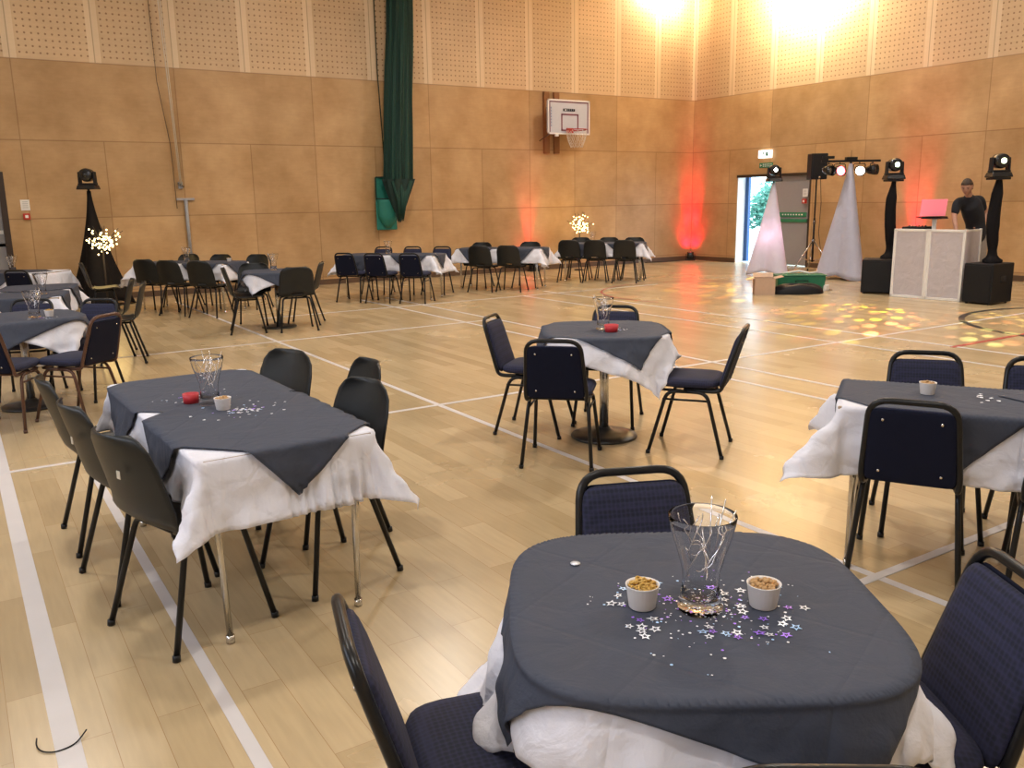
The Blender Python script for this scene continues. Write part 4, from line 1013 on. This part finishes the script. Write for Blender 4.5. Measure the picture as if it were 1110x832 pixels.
# cardboard box, crate and bag on the floor
t = thing('cardboard_box', 'open cardboard box on the floor in front of the white cone', 'box', (-4.86, -6.66, 0), R(-42))
b = MB(); w_, d_, h_ = .31, .30, .26
for c, s_ in (((0, -d_/2, h_/2), (w_, .006, h_)), ((0, d_/2, h_/2), (w_, .006, h_)), ((-w_/2, 0, h_/2), (.006, d_, h_)), ((w_/2, 0, h_/2), (.006, d_, h_)), ((0, 0, .004), (w_, d_, .006))): b.box(c, s_)
b.build('carton', M['card'], t)
b = MB(); b.add([(-w_/2, d_/2, h_), (w_/2, d_/2, h_), (w_/2+.02, d_/2+.12, h_+.06), (-w_/2, d_/2+.12, h_+.06)], [(0, 1, 2, 3)]); b.add([(w_/2, -d_/2, h_), (w_/2, d_/2, h_), (w_/2+.13, d_/2, h_+.03), (w_/2+.13, -d_/2, h_+.03)], [(0, 1, 2, 3)]); b.add([(-w_/2, -d_/2, h_), (-w_/2, d_/2, h_), (-w_/2-.12, d_/2, h_-.03), (-w_/2-.12, -d_/2, h_-.03)], [(0, 1, 2, 3)]); b.build('flap', M['card'], t, solid=.005)
t = thing('green_crate', 'long dark green carrying bag on the floor right of the cardboard box', 'crate', (-4.0, -6.65, 0), R(-38))
b = MB(); b.box((0, 0, .13), (.74, .34, .24), taper=1.06); b.build('body', M['green_case'], t, bevel=.02)
b = MB(); b.box((0, 0, .258), (.80, .38, .022)); b.build('rim', M['green_case'], t, bevel=.008)
b = MB(); b.tube(fillet([(-.1, -.185, .16), (-.1, -.22, .18), (.1, -.22, .18), (.1, -.185, .16)], .02), .008, 6); b.build('handle', M['black'], t)
b = MB(); b.tube([(-.25, .1, .28), (0, .02, .32), (.15, -.05, .29), (.30, .05, .30)], .016, 6); b.build('lead', M['white'], t)
b = MB()
def bagf(u, v):
    a = 2*PI*u; e = v*PI/2; sx = .42*math.cos(e)**.5; sy = .17*math.cos(e)**.5
    return (sx*math.cos(a)*(1+.05*math.sin(5*a)), sy*math.sin(a)*(1+.06*math.sin(4*a+1)), .004+.15*math.sin(e)*(1+.12*math.sin(3*a)))
b.grid(bagf, 40, 12); o = b.build('cable_bag', M['black'], None, loc=(-4.42, -6.98, 0), rz=R(-30)); tag(o, 'black soft bag slumped in front of the green bag', 'bag')
b = MB(); b.tube([(-3.75, -6.9, .008), (-3.6, -7.0, .008), (-3.55, -6.85, .008), (-3.7, -6.6, .008)], .007, 6); tag(b.build('floor_lead', M['black'], None), 'short black lead on the floor right of the green bag', 'cable')
b = MB(); b.box((0, 0, .05), (.14, .10, .10)); o = b.build('power_adapter', M['cup'], None, bevel=.01, loc=(-3.76, -6.98, 0), rz=.3); tag(o, 'small pale adapter box on the floor right of the black bag', 'adapter')

# DJ booth
BA = Vector((-3.70, -8.14, 0)); BB = Vector((-3.60, -9.20, 0)); bd_ = (BB-BA); bl = bd_.length; ba = math.atan2(bd_.y, bd_.x)
t = thing('dj_booth', 'white framed booth of translucent panels that the man stands behind', 'booth', tuple(BA), ba)
HB = 1.03; DP = .50
def panel(x0, x1, y, name):
    b = MB(); b.box(((x0+x1)/2, y, HB/2+.01), (x1-x0-.03, .008, HB-.06)); o = b.build(name, M['booth'], t)
    b = MB()
    for c, d in ((((x0+x1)/2, y, .02), (x1-x0, .035, .035)), (((x0+x1)/2, y, HB-.02), (x1-x0, .035, .035)), ((x0+.018, y, HB/2), (.035, .035, HB)), ((x1-.018, y, HB/2), (.035, .035, HB))): b.box(c, d)
    b.build('panel_frame', M['white'], o, bevel=.003)
panel(0, bl/2, 0, 'front_panel'); panel(bl/2, bl, 0, 'front_panel')
for x, nm in ((0.018, 'side_panel'), (bl-.018, 'side_panel')):
    b = MB(); b.box((x, DP/2, HB/2+.01), (.008, DP-.03, HB-.06)); o = b.build(nm, M['booth'], t)
    b = MB()
    for c, d in (((x, DP/2, .02), (.03, DP, .03)), ((x, DP/2, HB-.02), (.03, DP, .03)), ((x, DP-.018, HB/2), (.03, .03, HB))): b.box(c, d)
    b.build('panel_frame', M['white'], o)
b = MB(); b.box((bl/2, DP/2, .90), (bl-.06, DP-.06, .03)); b.build('shelf', M['white'], t)
def bloc(x, y, z): return (BA.x+x*math.cos(ba)-y*math.sin(ba), BA.y+x*math.sin(ba)+y*math.cos(ba), z)
t = thing('mixer_deck', 'low black mixer on the booth shelf left of the laptop', 'mixer', bloc(.22, .25, .916), ba)
b = MB(); b.box((0, 0, .07), (.34, .30, .14)); b.build('body', M['black'], t, bevel=.01)
for i in range(6): 
    b = MB(); b.lathe([(0, 0), (.014, 0), (.012, .02), (0, .02)], (-.13+.05*i, 0, .14), seg=10); b.build('knob', M['chrome_dark'], t)
t = thing('laptop_stand', 'white laptop stand on the booth', 'stand', bloc(.46, .24, .916), ba)
b = MB(); b.box((0, 0, .012), (.22, .2, .02)); b.build('foot', M['white'], t, bevel=.003)
b = MB(); b.box((0, .03, .14), (.06, .02, .24)); b.build('upright', M['white'], t)
b = MB(); b.box((0, .02, .262), (.30, .24, .012)); b.build('tray', M['black'], t)
t = thing('laptop', 'open laptop with a pink lit lid facing the camera, on the booth stand', 'laptop', bloc(.42, .24, 1.185), TOCAM-.08)
b = MB(); b.box((.04, .08, .010), (.38, .22, .018)); b.build('keyboard_base', M['black'], t, bevel=.004)
b = MB(); b.box((0, 0, .135), (.37, .012, .25)); lid = b.build('lid', M['laptop_pink'], t, bevel=.004); lid.location = (0, -.035, .018); lid.rotation_euler = (R(12), 0, 0)
# equipment at the right edge
t = thing('equipment_case', 'black equipment case on the floor at the right edge beyond the subwoofer', 'case', (-2.62, -9.98, 0), R(-20))
b = MB(); b.box((0, 0, .13), (.5, .34, .25)); b.build('body', M['black'], t, bevel=.015)
b = MB(); b.box((0, 0, .262), (.51, .35, .012)); b.build('lid', M['chrome_dark'], t); b = MB(); b.box((0, 0, .30), (.3, .2, .06)); b.build('mixer_box', M['conduit'], t, bevel=.01)
b = MB(); b.tube([(-.05, 0, .33), (.25, .05, .60)], .014, 8); b.build('folded_arm', M['black'], t)
t = thing('wall_socket', 'small metal wall hook plate low on the right wall', 'socket', (-.01, -8.33, 1.02), -PI/2)
b = MB(); b.box((0, 0, 0), (.16, .02, .10)); b.build('plate', M['conduit'], t, bevel=.003); b = MB(); b.ball((0, -.03, .01), .035, 10, 7); b.build('ring', M['chrome'], t)

# red uplighters on the floor against the walls
for x, y, rz, e, lab in ((-.22, -.22, R(-45), 1100, 'floor uplighter in the far corner throwing red light up the wall'), (-4.95, -.20, 0, 300, 'floor uplighter behind the tables throwing a red strip up the back wall'), (-.22, -6.12, R(-90), 800, 'floor uplighter behind the booth throwing red up the right wall')):
    t = thing('red_uplighter', lab, 'uplighter', (x, y, 0), rz, 'red uplighters')
    b = MB(); b.lathe([(0, .04), (.075, .04), (.085, .06), (.085, .20), (.075, .205), (.07, .19), (0, .19)], seg=18); b.build('can', M['black_gloss'], t)
    b = MB(); b.lathe([(0, .192), (.068, .192), (.06, .198), (0, .20)], seg=18); b.build('lens', M['lens_red'], t)
    b = MB(); b.box((0, 0, .015), (.24, .16, .03)); b.box((-.11, 0, .09), (.012, .03, .14)); b.box((.11, 0, .09), (.012, .03, .14)); b.build('bracket', M['black'], t)
    L = bpy.data.lights.new('red_beam', 'SPOT'); L.energy = e; L.color = (1, .0, .06); L.spot_size = R(34); L.spot_blend = 1; L.shadow_soft_size = .04
    L2 = bpy.data.lights.new('red_spill', 'SPOT'); L2.energy = e*.10; L2.color = (1, .0, .06); L2.spot_size = R(125); L2.spot_blend = 1; L2.shadow_soft_size = .04
    l2 = bpy.data.objects.new('red_spill', L2); COL.objects.link(l2); l2.parent = t; l2.location = (0, .02, .215); l2.rotation_euler = (R(180-20), 0, 0)
    lo = bpy.data.objects.new('red_beam', L); COL.objects.link(lo); lo.parent = t; lo.location = (0, 0, .22); lo.rotation_euler = (R(180-7), 0, 0)
b = MB(); b.tube([(-1.6, -.10, .01), (-1.1, -.25, .01), (-.75, -.2, .01), (-.5, -.42, .03)], .008, 6); tag(b.build('uplighter_cable', M['black'], None), 'black cable along the skirting to the corner uplighter', 'cable')

# twig trees with warm led blossoms
def led_tree(x, y, h_, z0, rw, rh, seed, label):
    t = thing('led_tree', label, 'light tree', (x, y, 0), TOCAM, 'lit twig trees')
    rng = random.Random(seed)
    b = MB(); b.lathe([(0, 0), (.11, 0), (.11, .02), (.03, .03), (0, .03)], seg=20); b.build('base', M['branch'], t)
    b = MB(); b.tube([(0, 0, .02), (.01, 0, z0)], .014, 8); b.build('trunk', M['branch'], t)
    tips = []; b = MB(); zc = z0+rh*.75
    for i in range(22):
        a = rng.uniform(0, 6.28); el = rng.uniform(-.7, 1.3); rr = rng.uniform(.55, 1)
        e = Vector((rw*rr*math.cos(a)*math.cos(el), rw*rr*math.sin(a)*math.cos(el), zc+rh*rr*math.sin(el))); s0 = Vector((.01, 0, z0-rng.uniform(0, .06)))
        m_ = s0*.5+e*.5+Vector((0, 0, .04)); b.tube(fillet([s0, m_, e], .2), [.005]*0 or .004, 5)
        for k in range(4):
            q = s0*(1-.35-.2*k*.8)+e*(.35+.2*k*.8)+Vector((rng.gauss(0, .035), rng.gauss(0, .035), rng.gauss(0, .035))); tips.append(q)
    b.build('branches', M['branch'], t)
    me = None
    for q in tips[:90]:
        if me is None:
            bb_ = MB(); bb_.ball((0, 0, 0), .013, 7, 5); o = bb_.build('bulb', M['bulb'], t); me = o
        else:
            o = me.copy(); COL.objects.link(o)
        o.location = q
    L = bpy.data.lights.new('tree_glow', 'POINT'); L.energy = 14; L.color = (1, .66, .22); L.shadow_soft_size = .25
    lo = bpy.data.objects.new('tree_glow', L); COL.objects.link(lo); lo.parent = t; lo.location = (0, 0, zc)
led_tree(-4.08, -.72, 1.42, .86, .31, .28, 4, 'lit twig tree with warm white blossoms by the back wall')
led_tree(-13.85, -1.62, 1.43, .93, .42, .24, 9, 'lit twig tree with warm white blossoms in front of the black cone')

# ================================================================== unseen ceiling lamps, added to brighten the hall
def added_highbay(x, y, e, lab, col=(1, .95, .90)):
    t = thing('added_ceiling_lamp', lab, 'added ceiling light', (x, y, CEIL-.75), 0, 'added high bay lamps')
    b = MB(); b.lathe([(.04, .38), (.10, .36), (.12, .22), (.30, .02), (.31, 0), (.29, 0), (.11, .20), (0, .20)], seg=28); b.build('shade', M['conduit'], t)
    b = MB(); b.tube([(0, 0, .36), (0, 0, .75)], .008, 6); b.build('hanger', M['iron'], t)
    b = MB(); b.lathe([(0, .02), (.27, .02), (.27, .03), (0, .03)], seg=24); b.build('diffuser', M['flood'], t)
    L = bpy.data.lights.new('added_lamp_light', 'AREA'); L.shape = 'DISK'; L.size = .55; L.energy = e; L.color = col; L.spread = R(170)
    lo = bpy.data.objects.new('added_lamp_light', L); COL.objects.link(lo); lo.parent = t; lo.location = (0, 0, -.02)
HB_E = 135
for i, x in enumerate((-15.5, -9.8, -4.2)):
    for j, y in enumerate((-16.2, -10.5, -4.8)):
        added_highbay(x, y, HB_E*((.72, .95, 1.15)[i]), '%s lamp of the %s row, unseen overhead, added to light the hall' % (('left', 'middle', 'right')[i], ('near', 'middle', 'far')[j]))
# two wall washing floods near the far right corner
for x, y, rz, e, lab in ((-.75, -3.4, R(-90), 1000, 'bright floodlight washing the top of the right wall'), (-1.0, -.75, 0, 95, 'bright floodlight washing the top of the back wall near the corner')):
    t = thing('flood_lamp', lab, 'floodlight', (x, y, 6.3), rz, 'wall wash floodlights')
    b = MB(); b.box((0, 0, 0), (.42, .12, .30)); b.build('housing', M['conduit'], t, bevel=.015)
    b = MB(); b.box((0, .065, 0), (.38, .01, .26)); b.build('lamp_face', M['flood'], t)
    b = MB(); b.tube([(0, 0, .15), (0, 0, CEIL-6.3)], .012, 8); b.build('hanger', M['iron'], t)
    L = bpy.data.lights.new('flood_light', 'AREA'); L.shape = 'RECTANGLE'; L.size = .38; L.size_y = .26; L.energy = e; L.color = (1, .84, .55); L.spread = R(170)
    lo = bpy.data.objects.new('flood_light', L); COL.objects.link(lo); lo.parent = t; lo.location = (0, .075, 0); lo.rotation_euler = (R(90), 0, 0)

# gobo spots thrown on the floor by the moving heads
def gobo(src, dst, ang, e, c1, c2, scale, name):
    L = bpy.data.lights.new(name, 'SPOT'); L.energy = e; L.spot_size = R(ang); L.spot_blend = .25; L.shadow_soft_size = .002; L.use_nodes = True
    nt = L.node_tree; h = NT(nt); em = nt.nodes['Emission']
    tc = h.node('ShaderNodeTexCoord'); v = h.node('ShaderNodeTexVoronoi'); v.inputs['Scale'].default_value = scale; v.inputs['Randomness'].default_value = .75
    h.link(tc.outputs['Normal'], v.inputs['Vector'])
    f = h.m('SUBTRACT', 1.0, h.m('MULTIPLY', h.m('SUBTRACT', v.outputs['Distance'], .30), 9, clamp=True), clamp=True)
    wn = h.node('ShaderNodeTexWhiteNoise'); h.link(v.outputs['Position'], wn.inputs['Vector'])
    h.link(h.mix(h.m('GREATER_THAN', wn.outputs['Value'], .6), c1, c2), em.inputs['Color']); h.link(h.m('ADD', .03, f), em.inputs['Strength'])
    lo = bpy.data.objects.new(name, L); COL.objects.link(lo); lo.location = src
    d = Vector(dst)-Vector(src); lo.rotation_euler = d.to_track_quat('-Z', 'Y').to_euler()
gobo((-3.40, -7.92, 1.96), (-5.95, -8.95, 0), 34, 1500, (1, .74, .03), (1, .25, .08), 18, 'gobo_beam')
gobo((-2.10, -4.42, 2.02), (-5.3, -5.6, 0), 34, 1500, (1, .60, .03), (1, .25, .06), 16, 'gobo_beam')
gobo((-3.55, -9.62, 1.95), (-5.2, -10.6, 0), 40, 500, (1, .85, .25), (1, .40, .15), 16, 'gobo_beam')
L = bpy.data.lights.new('cone_glow', 'POINT'); L.energy = 18; L.color = (1, .62, .66); L.shadow_soft_size = .08
lo = bpy.data.objects.new('cone_glow', L); COL.objects.link(lo); lo.location = (-2.0, -4.3, .75)

# ================================================================== the man behind the booth
def skin_mesh(name, verts, edges, m, parent, sub=2, root=0):
    me = bpy.data.meshes.new(name); me.from_pydata([v[:3] for v in verts], edges, []); me.materials.append(m)
    o = bpy.data.objects.new(name, me); COL.objects.link(o); o.parent = parent
    md = o.modifiers.new('skin', 'SKIN'); md.use_smooth_shade = True; md.branch_smoothing = .5
    sl = me.skin_vertices[0].data if me.skin_vertices else None
    if sl is None:
        bm_ = __import__('bmesh').new(); bm_.from_mesh(me); bm_.verts.layers.skin.verify(); bm_.to_mesh(me); bm_.free(); sl = me.skin_vertices[0].data
    for i, v in enumerate(verts):
        r = v[3]; sl[i].radius = (r[0], r[1]) if isinstance(r, tuple) else (r, r); sl[i].use_root = (i == root)
    s = o.modifiers.new('sub', 'SUBSURF'); s.levels = sub; s.render_levels = sub
    for p in me.polygons: p.use_smooth = True
    return o
dj = thing('person', 'man in a black short sleeved shirt leaning over the white booth, looking down', 'person', (-2.60, -8.66, 0), TOCAM)
def soft(name, parts, m, parent, vox=.012, it=6):
    """limbs and trunk lofted through their joints, fused into one continuous skin"""
    b = MB()
    for pts, rs, fl in parts:
        b.tube(fillet(pts, .0), .05, 4) if False else None
        P = [Vector(p) for p in pts]; Q = []; RR = []
        for k in range(len(P)-1):
            for q in range(6):
                u = q/6; p0, p1, p2, p3 = P[max(k-1, 0)], P[k], P[k+1], P[min(k+2, len(P)-1)]
                Q.append(.5*((2*p1)+(p2-p0)*u+(2*p0-5*p1+4*p2-p3)*u*u+(3*p1-3*p2+p3-p0)*u**3)); RR.append(rs[k]*(1-u)+rs[k+1]*u)
        Q.append(P[-1]); RR.append(rs[-1]); b.tube(Q, RR, 18, flat=fl)
        b.ball(P[0], rs[0]*.98*min(1, fl*1.0+.0), 14, 10); b.ball(P[-1], rs[-1]*.98*min(1, fl), 14, 10)
    o = b.build(name, m, parent)
    md = o.modifiers.new('fuse', 'REMESH'); md.mode = 'VOXEL'; md.voxel_size = vox; md.use_smooth_shade = True
    md = o.modifiers.new('smooth', 'SMOOTH'); md.factor = .6; md.iterations = it
    return o
# local x = screen right, -y = towards the camera
SHO_L, SHO_R = (-.25, -.10, 1.40), (.12, .0, 1.43)
trunk = [(.13, .04, .93), (.10, .02, 1.08), (.03, -.02, 1.24), (-.05, -.07, 1.37), (-.09, -.10, 1.43)]
soft('body', [(trunk, [.12, .105, .12, .12, .08], 1), ([(-.09, -.11, 1.42), (-.13, -.15, 1.50), (-.16, -.18, 1.56)], [.062, .052, .050], 1),
    ([(-.07, -.06, 1.40), SHO_L, (-.315, -.14, 1.22), (-.34, -.27, 1.02), (-.35, -.30, .975)], [.07, .058, .042, .032, .024], 1),
    ([(-.03, -.04, 1.40), SHO_R, (.27, .08, 1.24), (.20, -.02, 1.07), (.16, -.05, 1.05)], [.07, .058, .042, .032, .024], 1),
    ([(.06, .04, .92), (.03, .03, .52), (.03, .07, .10)], [.085, .058, .042], 1), ([(.20, .05, .92), (.24, .05, .52), (.25, .10, .10)], [.085, .058, .042], 1)], M['skin'], dj)
bo = dj.children[0]
soft('shirt', [([(.135, .04, .90), (.10, .02, 1.08), (.03, -.02, 1.24), (-.05, -.07, 1.37), (-.095, -.105, 1.435)], [.148, .138, .155, .150, .095], 1),
    ([(-.07, -.06, 1.39), SHO_L, (-.30, -.13, 1.27)], [.10, .070, .060], 1), ([(-.03, -.04, 1.39), SHO_R, (.205, .05, 1.31)], [.10, .070, .060], 1),
    ([(-.10, -.11, 1.44), (-.12, -.135, 1.475)], [.075, .066], 1)], M['shirt'], dj)
soft('trousers', [([(.06, .04, .93), (.03, .03, .52), (.03, .07, .09)], [.118, .080, .066], 1), ([(.20, .05, .93), (.24, .05, .52), (.25, .10, .09)], [.118, .080, .066], 1), ([(.07, .04, .90), (.19, .05, .90)], [.125, .125], 1)], M['jeans'], dj)
# hands with fingers
def hand(wr, d, up_, side, curl):
    d = Vector(d).normalized(); up_ = Vector(up_); up_ = (up_-d*up_.dot(d)).normalized(); s = d.cross(up_)*side; w0 = Vector(wr)
    V = [(*w0, .024), (*(w0+d*.05), (.036, .016)), (*(w0+d*.085), (.038, .014))]; E_ = [(0, 1), (1, 2)]
    for k, (o_, ln) in enumerate(((-.030, .070), (-.010, .080), (.010, .075), (.029, .060))):
        base = len(V); p = w0+d*.088+s*o_; V.append((*p, .009)); E_.append((2, base)); dd = d.copy()
        for j, f in enumerate((.45, .32, .23)):
            dd = (dd-up_*curl*(j+1)*.5).normalized(); p = p+dd*ln*f; V.append((*p, .0085-.001*j)); E_.append((base+j, base+j+1))
    base = len(V); p = w0+d*.03-s*.030; V.append((*p, .010)); E_.append((1, base)); p = p+(d*.6-s*.8-up_*.2).normalized()*.035; V.append((*p, .009)); E_.append((base, base+1)); p = p+(d*.9-s*.3-up_*.3).normalized()*.028; V.append((*p, .008)); E_.append((base+1, base+2))
    return V, E_
V, E_ = hand((-.345, -.29, .985), (-.30, -.50, -.35), (0, -.2, 1), 1, .35); skin_mesh('hand', V, E_, M['skin'], bo, sub=1)
V, E_ = hand((.17, -.045, 1.055), (-.6, -.3, -.2), (.3, -.9, .1), -1, .45); skin_mesh('hand', V, E_, M['skin'], bo, sub=1)
# head
hc = Vector((-.205, -.225, 1.630))
hr = Matrix.Rotation(R(-38), 4, 'Z') @ Matrix.Rotation(R(24), 4, 'X')    # faces -y, turned to screen left and tilted down
def headf(scl, cut=None):
    b = MB(); seg, rings = 32, 24; vs = []
    for i in range(rings+1):
        t = PI*i/rings; z = -math.cos(t)
        for k in range(seg):
            a = 2*PI*k/seg; x = math.sin(t)*math.cos(a); y = math.sin(t)*math.sin(a)
            X, Y, Z = x*.076, y*.095, z*.118
            if z < -.1: X *= 1-.28*(-z-.1); Y = Y*(1-.15*(-z-.1)) - .008*(-z)
            if y < 0:
                nose = math.exp(-((x/.16)**2)-((z+.12)/.20)**2); Y -= .020*nose
                brow = math.exp(-((z-.16)/.10)**2)*(1-abs(x)); Y -= .005*brow
                for ex in (-.36, .36): Y += .007*math.exp(-(((x-ex)/.17)**2)-((z-.02)/.12)**2)
                lips = math.exp(-((x/.28)**2)-((z+.48)/.07)**2); Y -= .006*lips
                chin = math.exp(-((x/.3)**2)-((z+.85)/.14)**2); Y -= .008*chin
            vs.append((X*scl, Y*scl, Z*scl))
    fs = [(i*seg+k, i*seg+(k+1) % seg, (i+1)*seg+(k+1) % seg, (i+1)*seg+k) for i in range(rings) for k in range(seg)]
    if cut:
        keep = [f for f in fs if cut(sum((Vector(vs[q]) for q in f), Vector())/4)]
        fs = keep
    b.add(vs, fs, True); return b
def put(o): o.matrix_local = Matrix.Translation(hc) @ hr; return o
hd = put(headf(1).build('head', M['skin'], dj))
hair = headf(1.075, lambda c: c.z > .045-.9*min(0, -c.y)*.55-(.10 if c.y > .02 else 0) and not (c.y < -.05 and c.z < .062))
put(hair.build('hair', M['hair'], dj, solid=.010))
b = MB()
for sx in (-1, 1): b.ball((sx*.078, .008, -.005), .020, 10, 7, (.35, .7, 1.3))
b.build('ear', M['skin'], hd)
b = MB()
for sx in (-1, 1): b.ball((sx*.028, -.082, .003), .0095, 10, 7, (1.2, .6, .6))
b.build('eye', M['eye'], hd)
b = MB()
for sx in (-1, 1): b.tube([(sx*.014, -.097, .022), (sx*.030, -.094, .026), (sx*.046, -.082, .020)], .0035, 6)
b.build('eyebrow', M['hair'], hd)
b = MB(); b.tube([(-.022, -.092, -.056), (0, -.100, -.055), (.022, -.092, -.056)], [.003, .0055, .003], 8); b.build('mouth', M['lip'], hd)
b = MB()
for c in ((.03, -.03, .0), (.25, .0, .0)):
    b.cushion((c[0], c[1]+.06, .045), (.10, .27, .085), p=3)
b.build('shoe', M['black'], dj)
